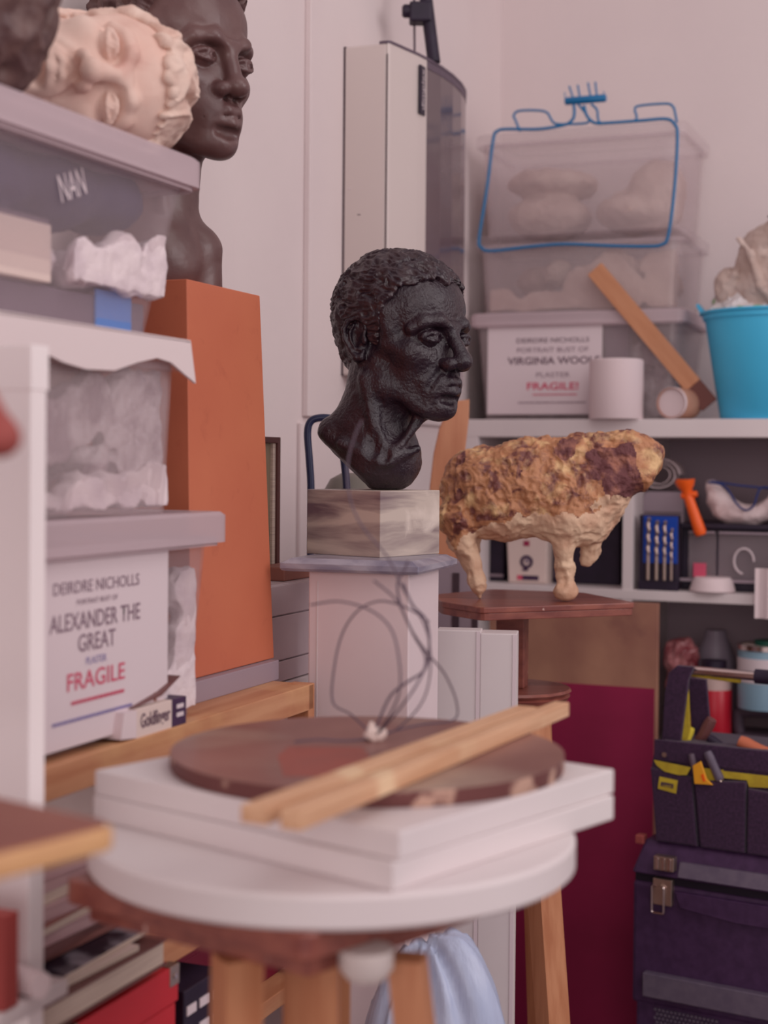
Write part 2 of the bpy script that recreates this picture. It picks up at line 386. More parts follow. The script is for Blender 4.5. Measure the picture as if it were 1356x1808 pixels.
# ---------------------------------------------------------------- sculpting with distance fields
def smin(a, b, k):
    if k <= 0: return np.minimum(a, b)
    h = np.clip(0.5 + 0.5 * (b - a) / k, 0, 1)
    return b * (1 - h) + a * h - k * h * (1 - h)
class SDF:
    def __init__(s, lo, hi, h):
        s.h = h; s.lo = np.array(lo, float)
        s.n = np.ceil((np.array(hi, float) - s.lo) / h).astype(int) + 1
        s.v = np.full(tuple(s.n), 1e3, np.float32)
        s.ax = [s.lo[i] + h * np.arange(s.n[i]) for i in range(3)]
    def blk(s, lo, hi):
        sl = []
        for i in range(3):
            a = int(np.clip(math.floor((lo[i] - s.lo[i]) / s.h), 0, s.n[i])); b = int(np.clip(math.ceil((hi[i] - s.lo[i]) / s.h) + 1, 0, s.n[i]))
            if b <= a: return None, None
            sl.append(slice(a, b))
        X, Y, Z = np.meshgrid(s.ax[0][sl[0]], s.ax[1][sl[1]], s.ax[2][sl[2]], indexing='ij', sparse=True)
        return tuple(sl), (X, Y, Z)
    def _op(s, d, sl, k, mode):
        if mode == 'add': s.v[sl] = smin(s.v[sl], d, k)
        elif mode == 'sub': s.v[sl] = -smin(-s.v[sl], d, k)
        else: s.v[sl] = -smin(-s.v[sl], -d, k)
    def ell(s, c, r, k=8, mode='add', rot=None):
        R = max(r) + k + 4 * s.h
        sl, g = s.blk([c[i] - R for i in range(3)], [c[i] + R for i in range(3)])
        if sl is None: return s
        x, y, z = g[0] - c[0], g[1] - c[1], g[2] - c[2]
        if rot is not None:
            m = np.array(Euler([math.radians(a) for a in rot]).to_matrix().transposed())
            x, y, z = (m[0, 0] * x + m[0, 1] * y + m[0, 2] * z, m[1, 0] * x + m[1, 1] * y + m[1, 2] * z, m[2, 0] * x + m[2, 1] * y + m[2, 2] * z)
        k0 = np.sqrt((x / r[0]) ** 2 + (y / r[1]) ** 2 + (z / r[2]) ** 2)
        k1 = np.sqrt((x / r[0] ** 2) ** 2 + (y / r[1] ** 2) ** 2 + (z / r[2] ** 2) ** 2)
        d = k0 * (k0 - 1) / np.maximum(k1, 1e-9)
        s._op(d, sl, k, mode); return s
    def cap(s, a, b, ra, rb=None, k=6, mode='add', flat=None):
        rb = ra if rb is None else rb
        R = max(ra, rb) + k + 4 * s.h
        sl, g = s.blk([min(a[i], b[i]) - R for i in range(3)], [max(a[i], b[i]) + R for i in range(3)])
        if sl is None: return s
        ab = [b[i] - a[i] for i in range(3)]; L2 = sum(q * q for q in ab) + 1e-9
        px, py, pz = g[0] - a[0], g[1] - a[1], g[2] - a[2]
        t = np.clip((px * ab[0] + py * ab[1] + pz * ab[2]) / L2, 0, 1)
        d = np.sqrt((px - t * ab[0]) ** 2 + (py - t * ab[1]) ** 2 + (pz - t * ab[2]) ** 2) - (ra + (rb - ra) * t)
        s._op(d, sl, k, mode); return s
    def chain(s, pts, r, k=3, mode='add'):
        for i in range(len(pts) - 1):
            ra = r[i] if isinstance(r, (list, tuple)) else r
            rb = r[i + 1] if isinstance(r, (list, tuple)) else r
            s.cap(pts[i], pts[i + 1], ra, rb, k, mode)
        return s
    def half(s, p, n, k=3):
        """keep the side opposite to n"""
        n = np.array(n, float); n /= np.linalg.norm(n)
        sl, g = s.blk(s.lo, s.lo + s.h * s.n)
        d = (g[0] - p[0]) * n[0] + (g[1] - p[1]) * n[1] + (g[2] - p[2]) * n[2]
        s.v = -smin(-s.v, -d.astype(np.float32), k); return s
    def grid(s):
        return np.meshgrid(*s.ax, indexing='ij', sparse=True)
    def mesh(s, name, scale=0.001, disp=None, M=None):
        v = s.v; h = s.h
        v[0], v[-1], v[:, 0], v[:, -1], v[:, :, 0], v[:, :, -1] = [9.0] * 6
        nx, ny, nz = v.shape
        ins = v < 0
        cs = np.zeros((nx - 1, ny - 1, nz - 1), np.int8)
        for dx in (0, 1):
            for dy in (0, 1):
                for dz in (0, 1):
                    cs += ins[dx:nx - 1 + dx, dy:ny - 1 + dy, dz:nz - 1 + dz]
        act = (cs > 0) & (cs < 8)
        idx = np.argwhere(act)
        vid = -np.ones(act.shape, np.int64); vid[act] = np.arange(len(idx))
        acc = np.zeros((len(idx), 3)); cnt = np.zeros(len(idx))
        I, J, K_ = idx.T
        cor = {(a, b, c): v[I + a, J + b, K_ + c] for a in (0, 1) for b in (0, 1) for c in (0, 1)}
        for (a, b, c) in cor:
            for ax in range(3):
                e = [a, b, c]
                if e[ax] == 1: continue
                f = list(e); f[ax] = 1
                v0 = cor[(a, b, c)]; v1 = cor[tuple(f)]
                mk = (v0 < 0) != (v1 < 0)
                t = np.where(mk, v0 / np.where(mk, v0 - v1, 1), 0)
                pos = np.stack([np.full(len(I), float(q)) for q in e], 1)
                pos[:, ax] += t
                acc[mk] += pos[mk]; cnt[mk] += 1
        verts = (idx + acc / cnt[:, None]) * h + s.lo
        quads = []
        for ax in range(3):
            o1, o2 = [(1, 2), (2, 0), (0, 1)][ax]
            a = ins.take(range(v.shape[ax] - 1), ax); b = ins.take(range(1, v.shape[ax]), ax)
            ed = np.argwhere(a != b)
            ed = ed[(ed[:, o1] > 0) & (ed[:, o2] > 0) & (ed[:, o1] < v.shape[o1] - 1) & (ed[:, o2] < v.shape[o2] - 1)]
            flip = ins[ed[:, 0], ed[:, 1], ed[:, 2]]
            def cell(d1, d2):
                q = ed.copy(); q[:, o1] -= d1; q[:, o2] -= d2
                return vid[q[:, 0], q[:, 1], q[:, 2]]
            q = np.stack([cell(1, 1), cell(0, 1), cell(0, 0), cell(1, 0)], 1)
            q[~flip] = q[~flip][:, ::-1]
            quads.append(q)
        q = np.concatenate(quads)
        q = q[(q >= 0).all(1)]
        # normals
        p = verts[q]; fn = np.cross(p[:, 2] - p[:, 0], p[:, 3] - p[:, 1])
        vn = np.zeros_like(verts)
        for k in range(4): np.add.at(vn, q[:, k], fn)
        vn /= np.linalg.norm(vn, axis=1)[:, None] + 1e-12
        if disp is not None:
            verts = verts + vn * disp(verts, vn)[:, None]
        verts = verts * scale
        if M is not None:
            M = np.array(M); verts = verts @ M[:3, :3].T + M[:3, 3]
        me = bpy.data.meshes.new(name)
        me.vertices.add(len(verts)); me.vertices.foreach_set('co', verts.astype(np.float32).ravel())
        me.loops.add(len(q) * 4); me.loops.foreach_set('vertex_index', q.astype(np.int32).ravel())
        me.polygons.add(len(q)); me.polygons.foreach_set('loop_start', np.arange(0, len(q) * 4, 4, dtype=np.int32))
        me.update(calc_edges=True); me.validate(); me.shade_smooth()
        return me

def _hash(i, j, k, seed):
    n = (i * 374761393 + j * 668265263 + k * 2147483647 + seed * 1274126177) & 0xffffffff
    n = ((n ^ (n >> 13)) * 1274126177) & 0xffffffff
    n = n ^ (n >> 16)
    return (n & 0xffff) / 65535.0
def vnoise(p, f, seed=0):
    q = p * np.array(f); b = np.floor(q).astype(np.int64); t = q - b; t = t * t * (3 - 2 * t)
    r = 0
    for dx in (0, 1):
        for dy in (0, 1):
            for dz in (0, 1):
                w = (t[:, 0] if dx else 1 - t[:, 0]) * (t[:, 1] if dy else 1 - t[:, 1]) * (t[:, 2] if dz else 1 - t[:, 2])
                r = r + w * _hash(b[:, 0] + dx, b[:, 1] + dy, b[:, 2] + dz, seed)
    return r * 2 - 1
def fbm(p, f, oct=4, seed=0):
    r = 0; a = 1
    f = np.array(f, float) if not np.isscalar(f) else np.array([f, f, f], float)
    for o in range(oct):
        r = r + a * vnoise(p, f, seed + o); f = f * 2.03; a *= 0.5
    return r
def ridge(p, f, seed=0):
    return 1 - np.abs(vnoise(p, f, seed)) * 2

# ---------------------------------------------------------------- a human head in millimetres: x forward, y left, z up, eyes near z = -8
def head_sdf(neck=None, h=1.6, nose=1.0, lo=(-125, -100, -135), hi=(135, 100, 125), ears=True, jaw=1.0):
    S = SDF(lo, hi, h)
    S.ell((-16, 0, 34), (91, 73, 78), 1)
    S.ell((34, 0, 34), (50, 61, 54), 22)
    S.ell((30, 0, -40), (52, 55, 67), 20)
    for sg in (-1, 1):
        S.cap((-2, sg * 52, -38), (6, sg * 48, -72), 13, 13, 22)
        S.cap((6, sg * 48, -72), (56, sg * 22, -101), 12, 12, 20)
        S.ell((53, sg * 41, -30), (17, 16, 14), 20)                       # cheekbone
        S.chain([(20, sg * 59, -18), (48, sg * 50, -26)], 7, 20)
        S.cap((20, sg * 64, 25), (26, sg * 60, 5), 8, 8, 20)
    S.ell((66, 0, -102), (20, 24, 17), 14)                                # chin
    S.ell((64, 0, -72), (27, 32, 26), 16)                                 # mouth barrel
    for sg in (-1, 1):                                                    # brow, socket, eye, lids
        S.chain([(84, sg * 9, 6), (82, sg * 24, 12), (70, sg * 42, 11), (58, sg * 53, 2)], [8, 8, 7.5, 7], 9)
        S.ell((86, sg * 31, -9), (15, 18, 12), 9, 'sub', rot=(0, 0, sg * 18))
        S.ell((90, sg * 17, -9), (10, 7, 9), 7, 'sub')
    S.cap((82, 0, 4), (103 * nose if nose < 1 else 103, 0, -36), 8.5, 9, 9)   # nose bridge
    tip = 107 * (0.94 if nose < 1 else 1)
    S.ell((tip - 4, 0, -41), (13, 13, 11), 7)
    for sg in (-1, 1):
        S.ell((tip - 17, sg * 15, -44), (13, 8.5, 9), 5)
        S.ell((tip - 14, sg * 7.5, -52.5), (7, 4, 5), 2, 'sub')
        if nose >= 1: S.cap((tip - 26, sg * 19, -52), (74, sg * 33, -74), 2, 2, 8, 'sub')    # nasolabial fold
        S.ell((68, sg * 31, -9), (14.0, 15, 13), 1.5)
        e = []
        for i in range(9):
            a = math.pi * (i / 8); yy = 31 + 16.5 * math.cos(a)
            e.append((yy, a))
        up = []; lw = []; cr = []; lr = []
        for yy, a in e:
            xx = 68 + math.sqrt(max(16.2 ** 2 - ((yy - 31) * 0.86) ** 2, 20))
            up.append((xx - 2.0, sg * yy, -9 + 6.2 * math.sin(a)))
            lw.append((xx - 2.4, sg * yy, -9 - 5.2 * math.sin(a)))
            cr.append((xx + 1.4, sg * yy, -9 + 10.6 * math.sin(a)))
            lr.append((xx, sg * yy, -9 - 10.5 * math.sin(a)))
        S.chain(up, 2.9, 2.0); S.chain(lw, 2.3, 2.0)
        S.chain(cr[1:-1], 1.3, 2.5, 'sub'); S.chain(lr[1:-1], 1.0, 3.5, 'sub')
        S.ell((82.6, sg * 31, -9), (2.2, 5.0, 5.0), 1.0)
        S.ell((85.6, sg * 31, -8.5), (2.4, 2.2, 2.2), 1.0, 'sub')
    # lips
    S.chain([(93, 0, -54), (91, 0, -63)], 2.6, 4, 'sub')
    S.chain([(69, -26, -74), (79, -18, -70.5), (88, -7, -67), (87.5, 0, -68.5), (88, 7, -67), (79, 18, -70.5), (69, 26, -74)], [2.5, 4.6, 6.0, 5.8, 6.0, 4.6, 2.5], 4)
    S.chain([(70, -23, -75), (80, -13, -79), (86, 0, -80), (80, 13, -79), (70, 23, -75)], [3, 6.2, 7.4, 6.2, 3], 4)
    S.chain([(72, -29, -75), (82, -16, -73.5), (93, -6, -72.8), (95, 0, -73.6), (93, 6, -72.8), (82, 16, -73.5), (72, 29, -75)], 0.9, 2.0, 'sub')
    S.chain([(82, -13, -90), (84, 0, -91), (82, 13, -90)], 4, 9, 'sub')
    if ears:
        for sg in (-1, 1):
            S.ell((-24, sg * 70, -12), (17, 7, 27), 6, rot=(0, 0, sg * -16))
            S.ell((-21, sg * 78.5, -9), (9, 8, 17), 4, 'sub', rot=(0, 8, 0))
            oy = lambda x: sg * (72 + (-x - 8) * 0.30)
            hel = [(-9, -6), (-6, 6), (-11, 15), (-21, 19), (-32, 15), (-38, 3), (-36, -10), (-28, -24), (-20, -34), (-12, -34), (-9, -26)]
            S.chain([(x, oy(x) , z) for x, z in hel], [2.6, 2.8, 3.2, 3.4, 3.6, 3.6, 3.4, 3.6, 5.2, 4.6, 3], 2)
            anh = [(-24, 10), (-30, 0), (-29, -10), (-22, -22), (-14, -24)]
            S.chain([(x, oy(x) - sg * 1, z) for x, z in anh], 2.3, 2)
            S.ell((-8, sg * 72, -12), (5, 4, 6), 3)
    return S

def ramp(x, xs, ys): return np.interp(x, xs, ys)
# ================================================================ ROOM
def loft(mb, rings, mi=0, cap=(True, True)):
    R = [[mb.bm.verts.new(p) for p in r] for r in rings]; n = len(R[0]); fs = []
    for a, b in zip(R, R[1:]):
        for i in range(n): fs.append(mb.bm.faces.new((a[i], a[(i + 1) % n], b[(i + 1) % n], b[i])))
    if cap[0]: fs.append(mb.bm.faces.new(R[0][::-1]))
    if cap[1]: fs.append(mb.bm.faces.new(R[-1]))
    for f in fs: f.material_index = mi
    bmesh.ops.recalc_face_normals(mb.bm, faces=fs)
    return mb
def rrect(x0, x1, y0, y1, r, z, seg=4):
    return [(p[0], p[1], z) for p in rounded([(x0, y0), (x1, y0), (x1, y1), (x0, y1)], r, seg)]

struct(MB().box(-4, 4, -2.5, 5, -0.1, 0).build('floor', M_floor))
o = struct(MB().box(-3.2, 1.88, 0, 0.12, 0, 3.2).build('wall_left', M_wall)); o.location = LW(0, .326, 0); o.rotation_euler = (0, 0, RL)
o = struct(MB().box(-0.404, 2.6, 0, 0.12, 0, 3.2).build('wall_back', M_wall)); o.location = BW(0, .40, 0); o.rotation_euler = (0, 0, RB)
# raised wall board near the plinth, and the tall panel the cabinet hangs on
ta = L(415, 400, .306)[0]
o = struct(MB().box(-2.5, ta, -.02, 0.0, 0, 3.2, .002).build('trim_1', M_wall)); o.location = LW(0, .326, 0); o.rotation_euler = (0, 0, RL)
tb, zb = L(544, 735, .314)
o = struct(MB().box(tb, tb + .86, -.012, 0.0, zb, 3.2, .002).build('trim_2', M_wall)); o.location = LW(0, .326, 0); o.rotation_euler = (0, 0, RL)
tc_, _ = L(531, 850, .318)
o = struct(MB().box(tc_, tc_ + .93, -.008, 0.0, .1, zb - .012, .002).build('trim_3', M_wall)); o.location = LW(0, .326, 0); o.rotation_euler = (0, 0, RL)

# ================================================================ WALL CABINET
def px_s(px, py, off): return B(px, py, off)[0]
t0, ztop = L(607, 83, .314)
zbot = ztop - .60
cab = thing('wall_heater', 'slim white enamel wall unit with a bowed dark glass front, hung behind the black head', 'wall heater', LW(t0, .314, zbot), RL)
CH = ztop - zbot
MB().box(0, .44, -.085, 0, 0, CH, .004).build('casing', M_whitemetal, cab)
prof = [(0, -.0855), (.004, -.090), (.10, -.108), (.135, -.112)]
MB().prism(prof + [(.135, -.0855)], -.004, CH + .002, bev=0.001).build('front_panel', M_whitemetal, cab)
gl = [(.135, -.1115), (.20, -.1170), (.27, -.1165), (.34, -.110), (.40, -.098), (.437, -.0855)]
MB().prism(gl + [(.135, -.0855)], 0, CH - .016).build('glass_panel', M_glass, cab)
rim = [(0, -.0865), (.004, -.0915), (.10, -.1095), (.135, -.1135), (.20, -.1185), (.27, -.118), (.34, -.1115), (.40, -.0995), (.437, -.087), (.455, -.077)]
MB().prism(rim + [(.44, -.070), (0, -.070)], CH - .001, CH + .004).build('top_rim', M_greydk, cab)
capo = [(.135, -.1128), (.20, -.118), (.27, -.1175), (.34, -.111), (.40, -.099), (.437, -.0865)]
MB().prism(capo + [(.135, -.0855)], CH - .016, CH - .002).build('glass_cap', M_greydk, cab)
MB().tube([(0.002, -.002, z) for z in (0, CH)], .003).build('edge_seam', M_groove, cab)
MB().box(-.0006, .0012, -.0868, -.0848, 0, CH - .02).build('corner_seam', M_groove, cab)
pl = MB().box(.098, .124, -.1135, -.110, CH - .108, CH - .018, rot=None).build('name_plate', M_black, cab)
tx = text('dimplex', M_paper, cab, .117, -.1142, CH - .100, .013, .076, rot=(math.pi / 2, -math.pi / 2, 0), align='LEFT')
for yy, zz in ((.035, .33), (.045, .285)):
    MB().lathe([(.003, 0), (.003, .001)], 16, (yy - .085 + 0, 0, 0)).build('screw_head', M_paper if zz > .3 else M_groove, cab).location = (-.0008, -.035 if zz > .3 else -.05, zz)
# pole above it
pt = P(745, -60, 2.95); pb = P(766, 108, 2.93)
pole = thing('pole', 'black metal pole with a dark clamp rising above the wall unit', 'pole', pb)
dv = (pt - pb)
zc = ztop + .004
pb2 = pb + dv * ((zc - pb.z) / dv.z) if abs(dv.z) > 1e-6 else pb
pole.location = pb2
dv = dv * (4.0)
MB().tube([(0, 0, 0), tuple(dv)], .0125, 16).build('tube', M_black, pole, True)
k = (P(743, 25, 2.94) - pb2); 
MB().box(k.x - .022, k.x + .020, k.y - .02, k.y + .02, k.z - .018, k.z + .02, .004).build('clamp', M_black, pole)
MB().lathe([(.009, 0), (.013, .004), (.013, .02), (.009, .024)], 12, (k.x - .036, k.y - .005, k.z + .004), axis='x').build('clamp_knob', M_black, pole, True)
c0 = P(731, -40, 2.96); c1 = P(732, 100, 2.96)
tag(MB().tube([c1, c0 + (c0 - c1) * 2], .0022, 8).build('cable', M_greydk, None, True), 'thin grey cable running up the wall left of the black pole', 'cable')

# ================================================================ BACK SHELVING
ZT = B(1050, 740, 0)[1]
ZS = B(1150, 1043, 0)[1]
SL = B(815, 760, 0)[0]
back = thing('cube_shelf', 'white open cube shelving standing against the back wall under the clear boxes', 'shelving', BW(0, 0, 0), RB)
MB().box(SL, 1.15, 0, .39, ZT - .038, ZT, .0015).build('top_board', M_white, back)
MB().box(SL, SL + .038, 0, .39, 0, ZT - .038, .0015).build('side_panel', M_white, back)
MB().box(1.112, 1.15, 0, .39, 0, ZT - .038, .0015).build('side_panel', M_white, back)
for (a, b) in ((0, .021), (.375, .396), (.75, .771)):
    MB().box(a, b, .002, .385, 0, ZT - .038, .001).build('divider', M_white, back)
for zz in (ZS, ZS - .355, ZS - .71):
    MB().box(SL + .038, 1.112, .001, .386, zz - .021, zz, .001).build('shelf', M_white, back)
MB().box(SL + .038, 1.112, .380, .389, 0, ZT - .038).build('back_panel', M_backpanel, back)

# ---------------------------------------------------------------- translucent storage boxes
def storage_box(name, label, loc, rz, w, d, h, x1=0.0, m_body=M_clear, m_lid=M_frost, lidh=.02, over=.012, taper=.016, group=None, lid=True, r=.022):
    """x runs from x1-w to x1, y from 0 to d, front at y = 0"""
    t = thing(name, label, 'storage box', loc, rz, group)
    x0 = x1 - w; w_ = .0022
    b = MB(); rings = []
    def ring(f, ins, z):  # f 0 bottom .. 1 top
        q = taper * (1 - f) + ins
        return rrect(x0 + q, x1 - q, q, d - q, r, z)
    hb = h - (lidh if lid else 0)
    rings = [ring(0, 0, 0), ring(1, 0, hb), ring(1, w_, hb), ring(0, w_, w_)]
    loft(b, rings)
    b.build('box_body', m_body, t, True)
    rim = MB(); loft(rim, [rrect(x0 - over * .6, x1 + over * .6, -over * .6, d + over * .6, r, hb - .012), rrect(x0 - over * .6, x1 + over * .6, -over * .6, d + over * .6, r, hb - .002),
                           rrect(x0 + .001, x1 - .001, .001, d - .001, r, hb - .002), rrect(x0 + .001, x1 - .001, .001, d - .001, r, hb - .012)], cap=(False, False))
    rim.build('rim', m_lid, t, True)
    if lid:
        q = MB(); loft(q, [rrect(x0 - over, x1 + over, -over, d + over, r, hb - .008), rrect(x0 - over, x1 + over, -over, d + over, r, h - .004),
                           rrect(x0 - over + .004, x1 + over - .004, -over + .004, d + over - .004, r, h),
                           rrect(x0 + .012, x1 - .012, .012, d - .012, r, h), rrect(x0 + .014, x1 - .014, .014, d - .014, r, h - .004)])
        q.build('lid', m_lid, t, True)
    return t
def blob(name, label, cat, loc, rz, ells, m, h=4, amp=6, f=.03, seed=1, group=None, parent=None, amp2=0, f2=.1, caps=(), subs=(), k=18):
    """soft lumpy thing from ellipsoids (mm)"""
    R = max(max(abs(c[i]) + r[i] for i in range(3)) for c, r in ells) if ells else 60
    los = [min([c[i] - r[i] for c, r in ells] + [min(a[i], b[i]) - max(ra, rb) for a, b, ra, rb in caps]) - 14 - amp for i in range(3)]
    his = [max([c[i] + r[i] for c, r in ells] + [max(a[i], b[i]) + max(ra, rb) for a, b, ra, rb in caps]) + 14 + amp for i in range(3)]
    S = SDF(los, his, h)
    for c, r in ells: S.ell(c, r, k)
    for a, b, ra, rb in caps: S.cap(a, b, ra, rb, k)
    for c, r in subs: S.ell(c, r, 6, 'sub')
    me = S.mesh(name, disp=lambda p, n: amp * fbm(p, f, 3, seed) + (amp2 * ridge(p, f2, seed + 5) if amp2 else 0))
    o = link(name, me, m, parent)
    o.location = loc; o.rotation_euler = (0, 0, rz)
    if label: tag(o, label, cat, group)
    return o

def filler(name, label, cat, loc, rz, x0, x1, y0, y1, z0, z1, m, n=26, rr=(22, 44), seed=1, top=None, parent=None, h=4, amp=5, f=.04, amp2=3, f2=.07):
    """wadding pressed against the walls of its box; mm"""
    rnd = random.Random(seed)
    S = SDF((x0 - 14, y0 - 14, z0 - 14), (x1 + 14, y1 + 14, z1 + 22), h)
    for i in range(n):
        r0 = rnd.uniform(*rr); x = rnd.uniform(x0 + 8, x1 - 8); y = rnd.uniform(y0 + 8, y1 - 8)
        if i % 2: y = y0 + rnd.uniform(0, 14)
        if i % 4 == 1: x = x1 - rnd.uniform(4, 24)
        zt = z1 if top is None else float(np.interp(x, *top))
        z = rnd.uniform(z0, max(zt - r0, z0 + 2))
        S.ell((x, y, z), (r0 * rnd.uniform(.9, 1.4), r0, r0 * rnd.uniform(.7, 1.0)), 6)
    for p, q in (((x0, 0, 0), (-1, 0, 0)), ((x1, 0, 0), (1, 0, 0)), ((0, y0, 0), (0, -1, 0)), ((0, y1, 0), (0, 1, 0)), ((0, 0, z0), (0, 0, -1))): S.half(p, q, 3)
    def dd(p, nn):
        e = np.clip(np.minimum.reduce([p[:, 0] - x0, x1 - p[:, 0], p[:, 1] - y0, y1 - p[:, 1]]) / 8, 0, 1) * .7 + .3
        return e * (amp * fbm(p, f, 3, seed) + amp2 * ridge(p, f2, seed + 3)) - amp * .7
    o = link(name, S.mesh(name, disp=dd), m, parent)
    if parent is None: o.location = loc; o.rotation_euler = (0, 0, rz); tag(o, label, cat)
    return o
def sheet(parent, x0, x1, z0, z1, y, lines, m=M_paper, name='paper_label'):
    p = MB().box(x0, x1, y - .0008, y, z0, z1).build(name, m, parent)
    for (s_, xc, zc_, hh, ww, mm, bd) in lines:
        text(s_, mm, p, xc, y - .0013, zc_, hh, ww, bold=bd)
    return p

# the three clear boxes on top of the white shelving
OF = .10
def span(pxa, pxb, pya, pyb, off):
    a = B(pxa, pyb, off); b = B(pxb, pya, off)
    return a[0], b[0], a[1], b[1]
s0, s1, zl, zh = span(838, 1203, 548, 738, OF)
z1 = B(1000, 550, OF)[1]; z2 = B(1000, 410, OF)[1]; z3 = B(1010, 228, OF)[1]
base_z = ZT
W = s1 - s0
box_lo = storage_box('storage_box', 'clear plastic box with a printed paper sign, bottom of the stack on the white shelving', BW(s1, OF, base_z), RB, W, .27, z1 - base_z, group='clear boxes stacked on the white shelving', m_lid=M_lid)
box_mid = storage_box('storage_box', 'shallow clear box of pale goods, middle of the stack on the white shelving', BW(s1, OF, z1), RB, W - .008, .26, z2 - z1, group='clear boxes stacked on the white shelving', taper=.008)
box_top = storage_box('storage_box', 'clear lidded box of pale plaster forms behind the blue wire frame', BW(s1 - .003, OF, z2), RB, W - .012, .26, z3 - z2, group='clear boxes stacked on the white shelving', taper=.010)
a, b = B(860, 735, OF)[0] - s1, B(1062, 735, OF)[0] - s1
zz0 = B(960, 733, OF)[1] - base_z + .002; zz1 = B(960, 565, OF)[1] - base_z
def zr(py, ref=base_z): return B(960, py, OF)[1] - ref
def xr(px): return B(px, 650, OF)[0] - s1
sheet(box_lo, a, b, zz0, zz1, .0005, [
    ('DEIRDRE NICHOLLS', xr(975), zr(605), .0105, xr(1040) - xr(912), M_inkdark, .006),
    ('PORTRAIT BUST OF', xr(975), zr(622), .0105, xr(1038) - xr(912), M_ink, 0),
    ('VIRGINIA WOOLF', xr(977), zr(643), .0155, xr(1060) - xr(897), M_inkdark, .02),
    ('PLASTER', xr(976), zr(666), .0105, xr(1006) - xr(947), M_ink, 0),
    ('FRAGILE!', xr(976), zr(688), .0155, xr(1022) - xr(931), M_inkred, .02),
    ('~', xr(980), zr(698), .005, xr(1020) - xr(942), M_inkred, 0),
    ('~', xr(975), zr(712), .005, xr(1035) - xr(915), M_ink, 0)])
MB().box(xr(1064), xr(1106), .012, .05, .004, zr(562), .002).build('folder', M_box_black, box_lo)
filler('wadding', None, None, 0, 0, -W * 1000 + 24, -22, 60, 240, 6, 190, M_bubble, parent=box_lo, seed=61, n=40)
filler('padding', 'beige cloth padding filling the middle clear box', 'padding', BW(s1, OF, z1), RB, -W * 1000 + 24, -16, 10, 240, 4, (z2 - z1) * 1000 - 26, M_beigegoods, n=26, rr=(34, 60), seed=67, amp=6, f=.025)
blob('plaster_cast', 'beige rounded plaster cast lying left in the top clear box', 'plaster cast', BW(s1, OF, z2), RB,
     [((-322, 110, 50), (94, 100, 50)), ((-316, 115, 124), (102, 100, 34))], M_beigegoods, amp=5, f=.03, seed=9)
blob('plaster_cast', 'beige slanted plaster cast lying right in the top clear box', 'plaster cast', BW(s1, OF, z2), RB,
     [((-118, 110, 48), (94, 98, 44)), ((-78, 115, 96), (60, 94, 70))], M_beigegoods, amp=5, f=.03, seed=12, caps=[((-190, 110, 60), (-50, 100, 130), 22, 20)])

# ---------------------------------------------------------------- blue wire frame
off_w = OF - .018
def bw(px, py, o_=0.0):
    s, z = B(px, py, off_w + o_); return (s, o_, z)
wire = thing('wire_rack', 'bright blue coated wire frame with a pronged comb clip, leaning on the top clear box', 'wire frame', BW(0, off_w, 0), RB)
loopp = [(1195, 240), (1190, 226), (1170, 214), (1060, 216), (1030, 200), (1028, 186)]
main = [bw(*p) for p in [(1031, 186), (1036, 204), (1050, 217), (1075, 217), (1130, 213), (1175, 210), (1190, 218), (1196, 240), (1191, 330), (1180, 415), (1168, 432), (1140, 435), (1080, 434), (1000, 431), (940, 435), (868, 443), (850, 437), (846, 420), (860, 330), (871, 245), (878, 232), (892, 228), (950, 228), (995, 221), (1010, 212), (1014, 200), (1013, 184)]]
MB().tube(spline(main, 6), .0034, 10).build('frame_wire', M_blue, wire, True)
MB().tube(spline([bw(*p) for p in [(918, 232), (910, 212), (907, 204), (916, 196), (948, 195), (966, 199), (974, 212), (985, 219), (1030, 218), (1040, 213), (1036, 203), (1021, 184)]], 6), .0026, 10).build('handle_wire', M_blue, wire, True)
MB().tube(spline([bw(*p) for p in [(1044, 184), (1054, 194), (1056, 210), (1064, 217), (1115, 214), (1124, 207), (1121, 194), (1128, 187), (1175, 183), (1188, 188), (1192, 200), (1195, 216)]], 6), .0026, 10).build('handle_wire', M_blue, wire, True)
ca = Vector(bw(998, 179)); cb = Vector(bw(1070, 173))
MB().tube([ca, ca.lerp(cb, .03), ca.lerp(cb, .5), ca.lerp(cb, .97), cb], [.007, .0085, .0085, .0085, .007], 14).build('clip_bar', M_blue, wire, True)
for (xa, ya, xb, yb, rr) in ((1012, 174, 1005, 152, .0022), (1024, 173, 1020, 150, .0022), (1043, 173, 1038, 146, .0022), (1054, 172, 1051, 145, .0022), (998, 176, 997, 163, .0012), (1067, 170, 1066, 161, .0012)):
    MB().tube([bw(xa, ya), bw(xb, yb)], rr, 8).build('prong', M_blue, wire, True)

# ---------------------------------------------------------------- roll, tube, stick, bucket on the shelf top
def lath(mb, prof, c=(0, 0, 0)): return mb.lathe(prof, 48, c)
off = .0
s, z = B(1083, 738, -.005); D_ = (F0 + U * s).y
r_ = 47.5 * D_ / 2700
roll = thing('paper_roll', 'plain white upright paper roll standing in front of the printed sign', 'paper roll', BW(s, .018, ZT), RB)
hroll = B(1083, 634, 0)[1] - ZT
MB().lathe([(.018, .001), (r_ - .001, 0), (r_, .002), (r_, hroll - .003), (r_ - .003, hroll), (.018, hroll)], 48).build('paper', M_roll, roll, True)
MB().lathe([(.0165, .0), (.0178, .0), (.0178, hroll - .001), (.0165, hroll - .001)], 32, closed=True).build('core', M_card, roll, True)
